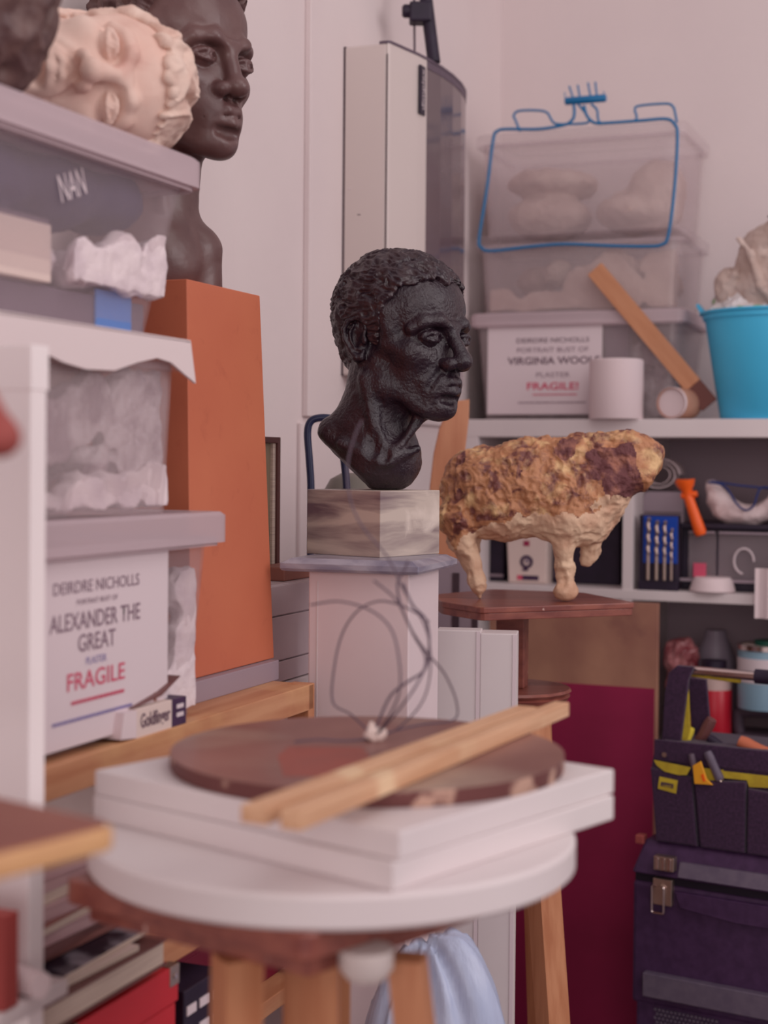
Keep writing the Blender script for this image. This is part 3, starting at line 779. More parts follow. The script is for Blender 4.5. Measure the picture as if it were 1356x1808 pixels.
# cardboard tube lying on its side, end towards the viewer
s, z = B(1185, 711, 0)
rt = 28 * 3.12 / 2700
tube = thing('cardboard_tube', 'short brown cardboard tube with white end cap lying beside the blue bucket', 'tube', BW(s, .004, ZT + rt + .001), RB - math.radians(12))
MB().lathe([(rt - .003, 0), (rt, 0), (rt, .085), (rt - .003, .085)], 40, axis='y', closed=True).build('tube_wall', M_card, tube, True)
MB().lathe([(rt - .0008, -.003), (rt + .0004, -.002), (rt + .0004, .004), (rt - .003, .004)], 40, axis='y', closed=True).build('cap_rim', M_roll, tube, True)
MB().lathe([(.001, .0045), (rt - .003, .0035), (rt - .003, .008), (.001, .008)], 40, axis='y').build('end_cap', M_roll, tube, True)
# wooden stick
pa = Vector(BW(*(lambda q: (q[0], .07, q[1]))(B(1213, 668, .07)))); pb_ = Vector(BW(*(lambda q: (q[0], .083, q[1]))(B(1056, 482, .083))))
st = thing('flat_stick', 'flat light wooden stick leaning diagonally against the clear boxes', 'stick', pa)
dv = pb_ - pa; side = dv.cross(V).normalized(); nrm = side.cross(dv).normalized()
Ms = Matrix((dv.normalized(), side, nrm)).transposed().to_4x4()
ln = dv.length
mb = MB(); mb.box(-.02, ln + .012, -.0195, .0195, -.003, .003, .001)
me_o = mb.build('stick_blade', mat('stick_wood', (206, 146, 110), 0.6, c2=(196, 134, 98), scale=10, stretch=(1, 8, 8)), st); me_o.matrix_local = Ms
mb = MB(); mb.box(-.075, -.02, -.0195, .0195, -.003, .003, .001)
me_o = mb.build('stick_tip', mat('stick_end_dark', (112, 66, 60), 0.6), st); me_o.matrix_local = Ms
# bucket
s, z = B(1364, 738, .11)
bk = thing('bucket', 'cyan plastic bucket holding a plaster form, at the right end of the white shelving', 'bucket', BW(s, .115, ZT), RB)
rb0 = .108; rb1 = .143
hb = B(1340, 550, .04)[1] - ZT
MB().lathe([(rb0 - .003, 0), (rb0, .003), (rb0 + (rb1 - rb0) * .96, hb - .012), (rb1 + .003, hb - .012), (rb1 + .004, hb), (rb1 - .002, hb), (rb0 - .004, .006), (.002, .006), (.002, 0)], 64, closed=True).build('bucket_body', M_bucket, bk, True)
MB().lathe([(rb1 + .004, hb - .002), (rb1 + .010, hb), (rb1 + .010, hb + .004), (rb1 - .002, hb + .004)], 64, closed=True).build('bucket_rim', M_bucket, bk, True)
MB().prism([(-.146, hb - .004), (-.160, hb + .022), (-.156, hb + .026), (-.138, hb + .004)], -.02, .02, axis='y', bev=.001).build('bucket_lug', M_bucket, bk)
bkl = BW(s, .115, ZT)
blob('plastic_bag', 'crumpled white plastic bag with green print tucked in the blue bucket', 'bag', bkl, RB,
     [((-88, -58, hb * 1000 + 4), (38, 34, 26)), ((-104, -20, hb * 1000 + 12), (24, 30, 28)), ((-30, -90, hb * 1000 - 4), (50, 24, 20)), ((-60, -80, hb * 1000 + 8), (22, 20, 30))], M_bagwhite, h=2.5, amp=7, f=.05, amp2=4, f2=.08, seed=3)
bag = bpy.data.objects['plastic_bag']
for i, (x, y, z, rx, rz_) in enumerate(((-112, -40, hb * 1000 + 24, 9, 9), (-50, -108, hb * 1000 + 4, 12, 6), (-18, -112, hb * 1000 + 4, 14, 6), (-76, -92, hb * 1000 + 8, 5, 8))):
    q = MB(); q.lathe([(.0001, 0), (rx * .7e-3, .0006), (rx * 1e-3, .002), (rx * .7e-3, .0034), (.0001, .004)], 20, axis='y'); g = q.build('green_print', M_green, bag, True)
    g.location = (x * 1e-3, y * 1e-3 - .004, z * 1e-3); g.scale = (1, 2.0, rz_ / rx)
# plaster form in the bucket
S = SDF((-95, -90, -20), (110, 90, 220), 2.2)
S.ell((10, 0, 60), (78, 70, 70), 10).ell((20, 0, 120), (74, 66, 60), 20)
S.ell((40, 0, 160), (80, 70, 40), 14, rot=(0, -22, 0))
S.ell((-66, -20, 66), (26, 30, 34), 10)
S.chain([(-50, -50, 86), (-72, -34, 60), (-70, -30, 30)], 7, 6)
S.chain([(-42, -58, 150), (-20, -66, 120), (0, -70, 60), (20, -66, 30)], 5, 8)
S.ell((-58, -46, 98), (7, 14, 9), 3, 'sub')
S.ell((40, -64, 140), (40, 10, 8), 6, 'sub', rot=(0, -20, 0))
me = S.mesh('plaster_form', disp=lambda p, n: 3.5 * fbm(p, .03, 3, 8) + 1.2 * ridge(p, .09, 2))
pf = link('plaster_form', me, M_plasterdirty)
pf.scale = (1.12, 1.12, 1.12); pf.location = bkl + Vector((-.022, -.02, hb - .02)); pf.rotation_euler = (0, 0, RB)
tag(pf, 'lumpy grey plaster form rising out of the blue bucket', 'plaster form')
S = SDF((-60, -70, -20), (110, 70, 60), 2.2)
S.ell((40, 0, 0), (96, 66, 26), 4, rot=(0, -16, 0)).half((0, 0, 8), (-.28, 0, -1), 2)
S.half((-36, 0, 0), (-1, 0, .2), 2)
cp = link('cap', S.mesh('cap'), M_blackfab, pf); cp.location = (.008, -.005, .184)
cp['label'] = 'black flat covering on top'

# ================================================================ CUBE COMPARTMENTS
zc0 = ZS
def item(px, off, z=None): return BW(B(px, 1000, off)[0], off, ZS if z is None else z)
# left cube: white carton with roundel
s0, s1, a, b = span(894, 966, 935, 1032, .06)
ct = thing('carton', 'small white carton with a dark round emblem standing in the left cube behind the lamb', 'carton', BW(s0, .06, ZS), RB)
w = s1 - s0; hh = B(930, 900, .06)[1] - ZS
MB().prism([(-.004, hh), (w + .002, hh), (w - .0, 0.0), (.004, 0.0)], 0, .05, axis='y', bev=.004).build('carton_body', M_cream, ct)
zq = lambda py: B(930, py, .06)[1] - ZS
MB().lathe([(.008, 0), (.0145, 0), (.0145, .0008), (.008, .0008)], 32, (w / 2, -.0012, zq(992)), axis='y', closed=True).build('emblem_ring', M_box_black, ct)
MB().lathe([(.0001, 0), (.0055, 0), (.0055, .0008), (.0001, .0008)], 24, (w / 2 + .0015, -.0012, zq(990)), axis='y').build('emblem_face', M_greyp, ct)
MB().prism([(w / 2 - .010, zq(1008)), (w / 2 + .004, zq(1008)), (w / 2 + .002, zq(1001)), (w / 2 - .006, zq(1001))], -.0012, 0, axis='y').build('emblem_foot', M_box_black, ct)
MB().box(w / 2 - .007, w / 2 + .006, -.0012, 0, zq(964), zq(955)).build('top_mark', M_maroon, ct)
MB().box(w * .27, w * .40, -.0012, 0, zq(1024), zq(1016)).build('red_mark', M_inkred, ct)
MB().box(w * .40, w * .80, -.0012, 0, zq(1024), zq(1016)).build('dark_mark', M_box_black, ct)
s0, s1, a, b = span(850, 888, 940, 1032, .09)
db = thing('black_box', 'black box standing left of the white carton in the left cube', 'box', BW(s0 - .05, .09, ZS), RB)
MB().box(0, s1 - s0 + .052, 0, .2, 0, .16, .003).build('box_body', M_black, db)
MB().box(0.0, s1 - s0 + .052, -.0015, 0, .010, .016).build('grey_stripe', M_greyp, db)
s0, s1, a, b = span(972, 1092, 940, 1032, .09)
db = thing('black_box', 'large black case standing right of the white carton in the left cube', 'box', BW(s0, .10, ZS), RB)
MB().box(0, s1 - s0, 0, .2, 0, .20, .004).build('box_body', M_black, db)
MB().box(.005, .03, -.0012, 0, .012, .06).build('grey_patch', M_greydk, db)

# right cube
RC = .021
# rolled grey bag on top
rl = thing('rolled_paper', 'loosely rolled grey white sheet lying end on beside the orange scoop', 'roll', BW(B(1163, 840, .03)[0], .03, B(1163, 843, .03)[1]), RB + math.radians(4))
mb = MB(); pts = []
for i in range(90):
    a = i / 90 * 2 * math.pi * 2.6; r = .036 - .0080 * a / (2 * math.pi)
    pts.append((r * math.cos(a) * 1.25, r * math.sin(a)))
outer = pts; inner = [(x * .93, z * .93) for x, z in pts][::-1]
mb.prism(outer + inner, 0, .10, axis='y'); mb.build('roll_sheet', M_roll, rl)
# grey round-cornered box under it
s0, s1, a, b = span(1132, 1206, 868, 1030, .09)
gb = thing('grey_case', 'grey plastic case standing behind the drill bit set', 'case', BW(s0, .10, ZS), RB)
hg = B(1168, 868, .10)[1] - ZS
pts = rounded([(0, 0), (s1 - s0, 0), (s1 - s0, hg), (0, hg)], .014, 5)
MB().prism(pts, 0, .18, axis='y', bev=.002).build('case_body', M_greyp, gb)
MB().box(.004, s1 - s0 - .004, -.001, .001, hg - .001 - .045, hg - .044).build('seam', M_groove, gb)
# put roll on it
rl.location = BW(B(1163, 840, .10)[0], .10, ZS + hg + .037)
# drill bit set
s0, s1, a, b = span(1127, 1199, 908, 1042, .015)
ds = thing('drill_bit_set', 'dark blue case of four long drill bits in the right cube', 'drill bit set', BW(s0, .015, ZS), RB)
w = s1 - s0; hd = B(1160, 909, .015)[1] - ZS
MB().box(0, w, 0, .022, 0, hd, .003).build('case_back', M_black, ds)
MB().box(.010, w - .002, -.0035, .0, hd * .36, hd - .003, .001).build('blue_insert', M_bluecase, ds)
MB().box(0.0, w, -.006, .0, 0, .020, .002).build('case_foot', M_black, ds)
for i, (fx, top, rr) in enumerate(((.26, .97, .0036), (.47, .93, .0036), (.67, .93, .0033), (.84, .83, .0026))):
    x = w * fx; zb_, zt_ = .022, hd * top
    mb = MB(); n = 44; pts = []; rad = []
    for q in range(n + 1):
        f = q / n; zz = zb_ + (zt_ - zb_) * f
        rad.append(rr * (1.0 if f < .42 else .78 + .32 * abs(math.sin(f * 34)))); pts.append((x + (0 if f < .42 else .0012 * math.sin(f * 34)), -.0075 + (0 if f < .42 else .0012 * math.cos(f * 34)), zz))
    rad[-1] = .0008
    mb.tube(pts, rad, 10).build('drill_bit', M_metal, ds, True)
# black organiser case, clear drawers
s0, s1, a, b = span(1203, 1420, 935, 1042, .05)
org = thing('organiser_drawers', 'black organiser case with clear drawers full of small parts in the right cube', 'organiser', BW(s0 - .004, .05, ZS), RB)
w = s1 - s0; ho = B(1280, 925, .05)[1] - ZS
MB().box(0, w, .012, .2, 0, ho, .003).build('case_body', M_black, org)
MB().box(0, w, -.012, .02, ho - .010, ho, .002).build('case_lid', M_black, org)
for x0, x1 in ((.018, .075), (.080, .20)):
    dr = MB().box(x0, x1, -.004, .010, .026, ho - .016, .002).build('drawer', M_frost, org)
    MB().box(x0 + .002, x1 - .002, -.010, -.004, ho - .020, ho - .016).build('drawer_pull', M_greyp, dr)
MB().box(-.022, w, -.014, -.002, .020, .026).build('front_bar', M_greyp, org)
for i in range(5):
    MB().box(-.008, -.002, -.004, .004, .030 + i * .02, .038 + i * .02, .001).build('side_tooth', M_black, org)
tag(MB().box(0, .026, 0, .006, 0, .030, .001).build('red_tag', M_inkred, None, False, BW(s0 + .026, .040, ZS + .028), RB), 'red square tag seen through the clear organiser drawer', 'tag')
tag(MB().tube([(.020 * math.cos(a), 0, .026 * math.sin(a)) for a in [i * .2 for i in range(24)]], .0022, 8).build('cable_tie', M_paper, None, True, BW(s0 + .13, .040, ZS + .065), RB), 'white curled plastic tie in the clear organiser drawer', 'cable tie')
# orange scoop
a_ = bw
def bq(px, py, o): s_, z_ = B(px, py, o); return Vector((s_, o, z_))
sc = thing('scoop', 'bright orange plastic hand scoop lying over the organiser drawers', 'scoop', BW(0, 0, 0), RB)
o_ = .020
h0 = bq(1215, 876, o_); h1 = bq(1238, 945, o_)
MB().tube([h0, h0.lerp(h1, .15), h0.lerp(h1, .5), h0.lerp(h1, .9), h1], [.010, .0105, .0115, .013, .010], 20).build('handle', M_orange, sc, True)
c0 = bq(1203, 876, o_); c1 = bq(1231, 872, o_)
MB().tube([c0, c0.lerp(c1, .5), c1], [.006, .009, .006], 14).build('collar', M_orange, sc, True)
g0 = bq(1209, 848, o_); g1 = bq(1214, 874, o_)
MB().tube([g0 + Vector((0, 0, .002)), g0, g0.lerp(g1, .35), g0.lerp(g1, .7), g1], [.0165, .021, .018, .011, .009], 24).build('scoop_cup', M_orange, sc, True)
# white mould with blue strap
S = SDF((-75, -50, -45), (95, 50, 60), 2.2)
S.chain([(-62, 0, 42), (-50, 0, 16), (-22, 0, -8), (20, 0, -14), (52, 0, 0), (80, 0, 26)], [14, 22, 24, 24, 22, 16], 10)
S.ell((0, 0, -14), (60, 34, 22), 12); S.ell((16, -6, 26), (38, 40, 26), 8, 'sub')
md = link('plaster_mould', S.mesh('plaster_mould', disp=lambda p, n: 2.5 * fbm(p, .05, 3, 4)), mat('mould_white', (232, 212, 212), .8, c2=(214, 190, 190), scale=18))
s, z = B(1308, 880, .06)
md.location = BW(s, .075, ZS + ho + .036); md.rotation_euler = (0, 0, RB)
tag(md, 'white curved plaster mould with a blue strap, lying on the organiser drawers', 'plaster mould')
MB().tube(spline([(-.066, -.030, .050), (-.030, -.036, .042), (-.004, -.040, .006), (.014, -.040, -.006), (.030, -.040, .004), (.044, -.034, .040), (.080, -.03, .034)], 8), .0022, 8).build('strap', mat('navy_strap', (44, 56, 112), .7), md, True)
MB().tube([(-.060, -.026, .052), (.0, -.03, .044), (.090, -.024, .036)], .0022, 8).build('strap', MATS['navy_strap'], md, True)
# white shallow bowl
s, z = B(1250, 1050, -.02)
tag(MB().lathe([(.001, 0), (.044, 0), (.047, .003), (.045, .010), (.040, .025), (.036, .030), (.001, .031)], 40).build('lid', M_roll, None, True, BW(s, .030, ZS + .0005), 0), 'white domed plastic lid on the cube shelf edge', 'lid')
# towel at the right frame edge
s, z = B(1352, 1090, -.01)
tw = MB(); pts = []
zt_ = ZS + .012
for i in range(13):
    f = i / 12; pts.append((f * .10 - .004, -.008 + .004 * math.sin(f * 16)))
tw.prism([(x, y) for x, y in pts] + [(x, y + .005) for x, y in pts[::-1]], B(1350, 1092, -.01)[1], ZS + .055)
tag(tw.build('cloth', M_roll, None, True, BW(B(1337, 1050, -.01)[0], -.008, 0), RB), 'white cloth hanging over the cube shelf at the right edge', 'cloth')
bpy.data.objects['cloth'].data.shade_flat()

# lower cube row
Z3 = ZS - .355
blob('crumpled_bag', 'crumpled clear bag of reddish clay in the lower cube', 'bag', BW(B(1202, 1180, .08)[0], .09, Z3 + .10), RB,
     [((0, 0, 30), (30, 30, 100)), ((0, 0, 110), (32, 28, 42))], M_redbag, h=2.5, amp=5, f=.04, amp2=4, f2=.06, seed=21)
tag(MB().lathe([(.001, 0), (.046, 0), (.05, .01), (.05, .17), (.04, .21), (.026, .245), (.022, .262), (.001, .263)], 36).build('bottle', mat('grey_bottle', (146, 132, 146), .35, c2=(128, 114, 130), scale=6), None, True, BW(B(1262, 1150, .16)[0], .17, Z3), 0), 'grey translucent plastic bottle behind the red and white tins', 'bottle')
tt = thing('paint_tin', 'tall red and white tin standing inside the tool bag shadow in the lower cube', 'tin', BW(B(1258, 1250, .05)[0], .06, Z3), RB)
ht = B(1258, 1192, .05)[1] - Z3; rt_ = .037
tt['label'] = 'red and white striped tin with a black cap left of the pale blue tin'
MB().lathe([(.001, 0), (rt_, 0), (rt_, ht), (.001, ht)], 40).build('tin_body', mat('tin_cream', (214, 190, 182), .4, c2=(196, 160, 156), scale=14), tt, True)
MB().lathe([(rt_, .02), (rt_ + .0006, .021), (rt_ + .0006, ht - .03), (rt_, ht - .029)], 40, closed=True).build('red_band', M_tinred, tt, True)
MB().lathe([(.001, ht), (.026, ht), (.026, ht + .03), (.001, ht + .031)], 32).build('cap', M_black, tt, True)
s, z = B(1345, 1250, .03)
pt_ = thing('paint_tin', 'large pale blue paint tin in the lower cube at the right edge', 'tin', BW(s, .07, B(1330, 1253, .03)[1]), RB)
ht = B(1330, 1140, .03)[1] - B(1330, 1253, .03)[1]
MB().lathe([(.001, 0), (.056, 0), (.056, ht - .006), (.001, ht - .006)], 48).build('tin_body', M_tin, pt_, True)
MB().lathe([(.050, ht - .012), (.059, ht - .010), (.059, ht), (.050, ht)], 48, closed=True).build('tin_rim', M_chrome, pt_, True)
MB().lathe([(.001, ht - .006), (.05, ht - .006), (.05, ht - .002), (.001, ht - .002)], 48).build('tin_lid', M_cream, pt_, True)
lb = MB().lathe([(.0562, ht * .42), (.0568, ht * .42), (.0568, ht * .80), (.0562, ht * .80)], 48, closed=True).build('label_band', M_paper, pt_, True)
lb.scale = (1, 1, 1)
MB().lathe([(.001, ht - .002), (.028, ht - .002), (.028, ht + .008), (.001, ht + .008)], 32, (.006, -.0, 0)).build('green_cap', M_dgreen, pt_, True)
zpt = B(1330, 1253, .03)[1]
# dark jug under it
jug = thing('canister', 'dark grey canister with a thick handle under the pale blue tin', 'canister', BW(B(1300, 1300, .03)[0] - .01, .03, Z3), RB)
MB().prism(rounded([(0, 0), (.18, 0), (.18, zpt - Z3 - .055), (0, zpt - Z3 - .055)], .02, 4), 0, .12, axis='y', bev=.004).build('canister_body', M_greydk, jug)
zj = zpt - Z3
MB().tube(spline([(.01, .05, zj - .065), (.006, .05, zj - .03), (.022, .05, zj - .0125), (.16, .05, zj - .0125), (.174, .05, zj - .03), (.170, .05, zj - .065)], 6), .012, 12).build('handle', M_greydk, jug, True)
# ================================================================ PLINTHS, BUSTS
# central pedestal
ZM = 1.254                                       # top of the grey slab
ang = math.radians(-18)
nc = hitz(723, 1011, ZM - .015)                  # near vertical edge of the shaft
aw = .137
ped = thing('pedestal', 'tall off white square pedestal with a grey stone top in the centre', 'pedestal', (nc.x, nc.y, 0), ang)
MB().box(-aw, 0, 0, aw, 0, ZM - .017, .002).build('shaft', M_pinkpaint, ped)
MB().box(-aw + .0115, -aw + .0130, -.0006, .001, .02, ZM - .03).build('panel_groove', M_white, ped)
sl = MB(); e = .0
x0, x1, y0, y1 = -aw - .033, .018, -.020, aw + .028
loft(sl, [rrect(x0 + .010, x1 - .010, y0 + .010, y1 - .010, .001, ZM - .0175, 1), rrect(x0 + .002, x1 - .002, y0 + .002, y1 - .002, .001, ZM - .016, 1),
          rrect(x0, x1, y0, y1, .001, ZM - .013, 1), rrect(x0, x1, y0, y1, .001, ZM - .0065, 1), rrect(x0 + .012, x1 - .012, y0 + .012, y1 - .012, .001, ZM, 1)])
sl.build('stone_top', M_greymarble, ped)
# marble block
nb = hitz(671, 985, ZM)
ab = .129; angb = math.radians(-39)
zb0, zb1 = ZM, B(0, 0)[1] * 0 + 1.3415
blk = MB().box(-ab, 0, 0, ab, 0, zb1 - zb0, .0012).build('marble_block', M_marble, None, False, (nb.x, nb.y, zb0), angb - 0)
blk.rotation_euler = (0, 0, -math.radians(39))
tag(blk, 'square veined beige marble block under the black head', 'marble block')

def add_head(parent, me_skin, me_hair, m_skin, m_hair):
    a = link('head', me_skin, m_skin, parent)
    b = link('hair', me_hair, m_hair, parent) if me_hair else None
    return a, b
def yawM(b):   # head frame -> world: forward (cos b, -sin b)
    c, s = math.cos(b), math.sin(b)
    return Matrix(((c, s, 0, 0), (-s, c, 0, 0), (0, 0, 1, 0), (0, 0, 0, 1)))
def w2h(b):
    c, s = math.cos(b), math.sin(b)
    return lambda X, Y, Z: (X * c - Y * s, X * s + Y * c, Z)

def hair_sdf(o, xs, zs, h=1.6, lo=(-130, -100, -75), hi=(110, 100, 140), nape=True, earcut=True, widow=0.0):
    S = SDF(lo, hi, h)
    S.ell((-16, 0, 34), (91 + o, 73 + o, 78 + o), 1)
    S.ell((34, 0, 34), (50 + o * .5, 61 + o * .7, 54 + o), 22)
    if nape: S.ell((-46, 0, -14), (50, 55, 46), 22)
    X, Y, Z = S.grid()
    zl = np.interp(X, xs, zs) - widow * np.exp(-(Y / 14.0) ** 2) * (X > 40)
    zl = zl + 3 * np.sin(Y * .13 + X * .07) + 2.5 * np.sin(Y * .41 - X * .31 + 1)
    d = ((zl - Z) * .75).astype(np.float32)
    S.v = -smin(-S.v, -d, 5)
    if earcut:
        for sg in (-1, 1): S.ell((-22, sg * 84, -14), (24, 20, 33), 5, 'sub')
    return S

# ---- main black head
bm = math.radians(42); H = w2h(bm)
S = head_sdf(lo=(-150, -140, -216), hi=(135, 110, 125))
S.cap(H(-26, 8, -50), H(-42, 6, -160), 50, 52, 18)
S.cap(H(-52, 10, -120), H(-92, 6, -136), 42, 27, 18)
S.ell(H(-36, 2, -168), (60, 56, 50), 14)
S.ell(H(-8, -6, -172), (30, 34, 40), 10)
S.cap(H(-52, -38, -62), H(-30, -50, -170), 11, 7, 9)
S.cap(H(22, -36, -112), H(-20, -54, -172), 8, 6, 10)
S.cap(H(-30, -54, -172), H(-84, -34, -150), 7, 7, 8)
S.cap(H(-20, -54, -172), H(18, -38, -156), 6, 6, 7)
S.ell(H(-42, -60, -150), (10, 12, 18), 9, 'sub')
S.ell(H(-26, -62, -166), (6, 8, 9), 7, 'sub')
S.ell(H(-10, -52, -120), (9, 12, 22), 12, 'sub')
p0 = np.array(H(-121, 0, -136)); p1 = np.array(H(-52, 0, -203)); 
nn = np.array(H(-.70, -.05, -.72))
S.half(p0, nn, 5)
S.half((0, 0, -212), (0, 0, -1), 3)
skin = S.mesh('head', disp=lambda p, n: .55 * fbm(p, .12, 3, 3) + .9 * fbm(p, .03, 2, 5))
xs = [-130, -60, -44, -34, -10, -4, 6, 14, 26, 44, 62, 90]
zs = [-52, -52, -40, 2, 14, -16, -18, 0, 34, 56, 66, 70]
S = hair_sdf(7, xs, zs, h=1.25, widow=2)
def strands(p, n):
    q = p.copy(); q[:, 2] += .35 * q[:, 0] + 6 * vnoise(p, .03, 7); q[:, 1] += 5 * vnoise(p, .04, 9)
    r = ridge(q, (.030, .10, .12), 11) * .6 + ridge(q, (.06, .2, .22), 13) * .4
    q2 = p + 9 * np.stack([vnoise(p, .045, 21), vnoise(p, .045, 22), vnoise(p, .045, 23)], 1)
    r2 = ridge(q2, (.07, .16, .17), 25)
    return 2.4 * r + 2.4 * r2 + 1.5 * fbm(p, .03, 2, 5) - 1.6
hair = S.mesh('hair', disp=strands)
hl = P(714, 593, 2.10)
bust = thing('black_bust', 'glossy black bronze head of a short haired man looking right, on the marble block', 'bust', (hl.x, hl.y, zb1 + .212))
Mb = yawM(bm)
a, b = add_head(bust, skin, hair, M_bronze, M_bronzehair)
a.matrix_local = Mb; b.matrix_local = Mb

# ---- brown plinth on the left and its bust
ZL = 1.096
ZP = ZL + .026
def Lb(px, py, off): t, z = L(px, py, off); return t, z
OP = .065
tA = L(338, 1205, OP)[0]; tB = L(484, 1165, OP)[0]
tC = L(330, 503, OP + .03)[0]; tD = L(459, 522, OP + .03)[0]
zp1 = L(459, 522, OP + .03)[1]
pln = thing('tapered_plinth', 'tall tapered brown board plinth carrying the brown classical bust', 'plinth', LW(0, 0, ZP), RL)
dpt = .20
MB().frustum([(tA, OP), (tB, OP), (tB, OP + dpt), (tA, OP + dpt)], [(tC, OP + .03), (tD, OP + .03), (tD, OP + dpt - .03), (tC, OP + dpt - .03)], 0, zp1 - ZP, .0015).build('plinth_body', M_mdf, pln)
tag(MB().box(tA - .05, tB - .010, OP - .012, OP + dpt + .02, 0, .0255, .001).build('grey_slab', M_greyp, None, False, LW(0, 0, ZL), RL), 'grey flat slab under the tapered brown plinth', 'slab')

sc2 = 1.10; b2 = math.radians(37); H2 = w2h(b2)
S = head_sdf(nose=.9, lo=(-125, -120, -290), hi=(135, 120, 125), h=1.9)
S.cap(H2(-18, 6, -60), H2(-24, 0, -180), 50, 50, 16)
S.ell(H2(-42, 5, -232), (84, 74, 74), 12); S.cap(H2(-10, 5, -180), H2(26, 5, -215), 30, 26, 10); S.cap(H2(26, 5, -215), H2(30, 5, -300), 27, 27, 8)
S.cap(H2(-10, -40, -70), H2(-10, -46, -175), 7, 6, 8)
S.half((0, 0, -(P(311, 112, 1.96).z - zp1) / sc2 * 1000), (0, 0, -1), 2)
skin2 = S.mesh('head', scale=.001 * sc2, disp=lambda p, n: .6 * fbm(p, .04, 3, 5))
def curls(p, n):
    q = p.copy(); q[:, 1] += 8 * vnoise(p, .05, 2); q[:, 2] += 8 * vnoise(p, .05, 4)
    return 6.5 * ridge(q, .065, 31) + 2.5 * ridge(q, .14, 33) + .8 * fbm(p, .2, 2, 2)
xs2 = [-130, -50, -36, -14, -6, 8, 20, 36, 52, 70, 90]; zs2 = [-44, -44, 2, 10, -12, -4, 44, 66, 74, 80, 80]
hair2 = hair_sdf(8, xs2, zs2, h=1.9).mesh('hair', scale=.001 * sc2, disp=curls)
hl2 = P(311, 112, 1.96)
bz = hl2.z - .255 * sc2
b2o = thing('brown_bust', 'brown resin classical bust of a curly haired man on the tapered brown plinth', 'bust', (hl2.x, hl2.y, hl2.z))
a, b = add_head(b2o, skin2, hair2, M_brownresin, M_brownhair); a.matrix_local = yawM(b2); b.matrix_local = yawM(b2)

# ================================================================ LEFT SHELVING and its boxes
lsh = thing('pine_shelf', 'pine shelving unit along the left wall, under the plastic boxes and books', 'shelving', LW(0, 0, 0), RL)
for nm, z, th in (('shelf', ZL, .022), ('shelf', .873, .022), ('shelf', .725, .02)):
    MB().box(-.70, -.004, .004, .31, z - th, z, .001).build(nm, M_pine, lsh)
MB().box(-.70, -.006, -.004, .012, ZL - .032, ZL + .0005, .0012).build('front_rail', M_pine, lsh)
MB().box(-.70, -.006, -.004, .012, .873 - .028, .8735, .0012).build('front_rail', M_pine, lsh)
for x in (-.020, -.70):
    for y in (-.004, .28):
        MB().box(x, x + .018, y, y + .03, 0, ZL + .001, .0012).build('post', M_pinez, lsh)

# clear boxes on it (from bottom)
OB = .010
zA = L(398, 938, OB)[1]
tR1 = L(385, 935, OB)[0]
zb1a = L(402, 903, OB - .012)[1]
B1 = storage_box('storage_box', 'frosted plastic box with a printed paper sign, lowest of the three on the pine shelf', LW(tR1 - .014, OB, ZL + .0003), RL, tR1 - .014 + .69, .285, zb1a - ZL, m_body=M_frost, m_lid=M_lid, lidh=.026, over=.016, taper=.014, group='plastic boxes stacked on the pine shelf')
tR2 = L(316, 700, OB)[0]; z2t = L(335, 640, OB)[1]
B2 = storage_box('storage_box', 'clear plastic box of bubble wrapped goods, middle of the three on the pine shelf', LW(tR2, OB, zb1a + .0005), RL, tR2 + .69, .285, z2t - zb1a, m_body=M_clear, m_lid=M_frost, taper=.006, lid=False, group='plastic boxes stacked on the pine shelf')
tR3 = L(333, 330, OB)[0]; z3b = L(300, 598, OB)[1]; z3t = L(360, 292, OB)[1]
B3 = storage_box('storage_box', 'clear plastic box of navy cloth and wadding, topmost of the three on the pine shelf', LW(tR3, OB, z3b), RL, .50, .285, z3t - z3b, m_body=M_frost, m_lid=M_lid, lidh=.024, over=.014, taper=.03, group='plastic boxes stacked on the pine shelf')
# sign on lowest box
tx = lambda px, py=1150: L(px, py, OB)[0] - (tR1 - .014)
def zx(px, py): return L(px, py, OB)[1] - ZL
xa, xb = tx(40), tx(293); zA_, zB_ = zx(293, 1268), zx(293, 952)
def ln(px, py): return tx(px, py), zx(px, py)
lines = []
for s_, x_0, x_1, py, px, hh, mm, bd in (('DEIRDRE NICHOLLS', 90, 242, 1042, 170, .0115, M_ink, .004), ('PORTRAIT BUST OF', 132, 204, 1063, 170, .005, M_ink, 0),
    ('ALEXANDER THE', 84, 244, 1106, 165, .0165, M_ink, .008), ('GREAT', 134, 200, 1145, 168, .0165, M_ink, .008), ('PLASTER', 148, 184, 1170, 166, .007, M_inkblue, 0),
    ('FRAGILE', 114, 216, 1210, 165, .0165, M_inkred, .01), ('~', 122, 215, 1234, 168, .0055, M_inkred, 0), ('~', 88, 230, 1264, 165, .005, M_inkblue, 0)):
    lines.append((s_, (tx(x_0, py) + tx(x_1, py)) / 2, zx(px, py), hh, tx(x_1, py) - tx(x_0, py), mm, bd))
p = MB().box(xa, xb, -.0021, -.0012, zA_, zB_).build('paper_label', M_paper, B1)
for (s_, xc, zc_, hh, ww, mm, bd) in lines: text(s_, mm, p, xc, -.0026, zc_, hh, ww, bold=bd)
x = tx(52, 1050); MB().box(x - .012, x, -.0034, -.0022, zx(48, 1100), zx(50, 1000)).build('red_sticker', M_inkred, B1)
filler('wadding', None, None, 0, 0, -(tR1 + .676) * 1000 + 18, -16, 6, 262, 6, 185, M_stuff, parent=B1, seed=31, n=44)
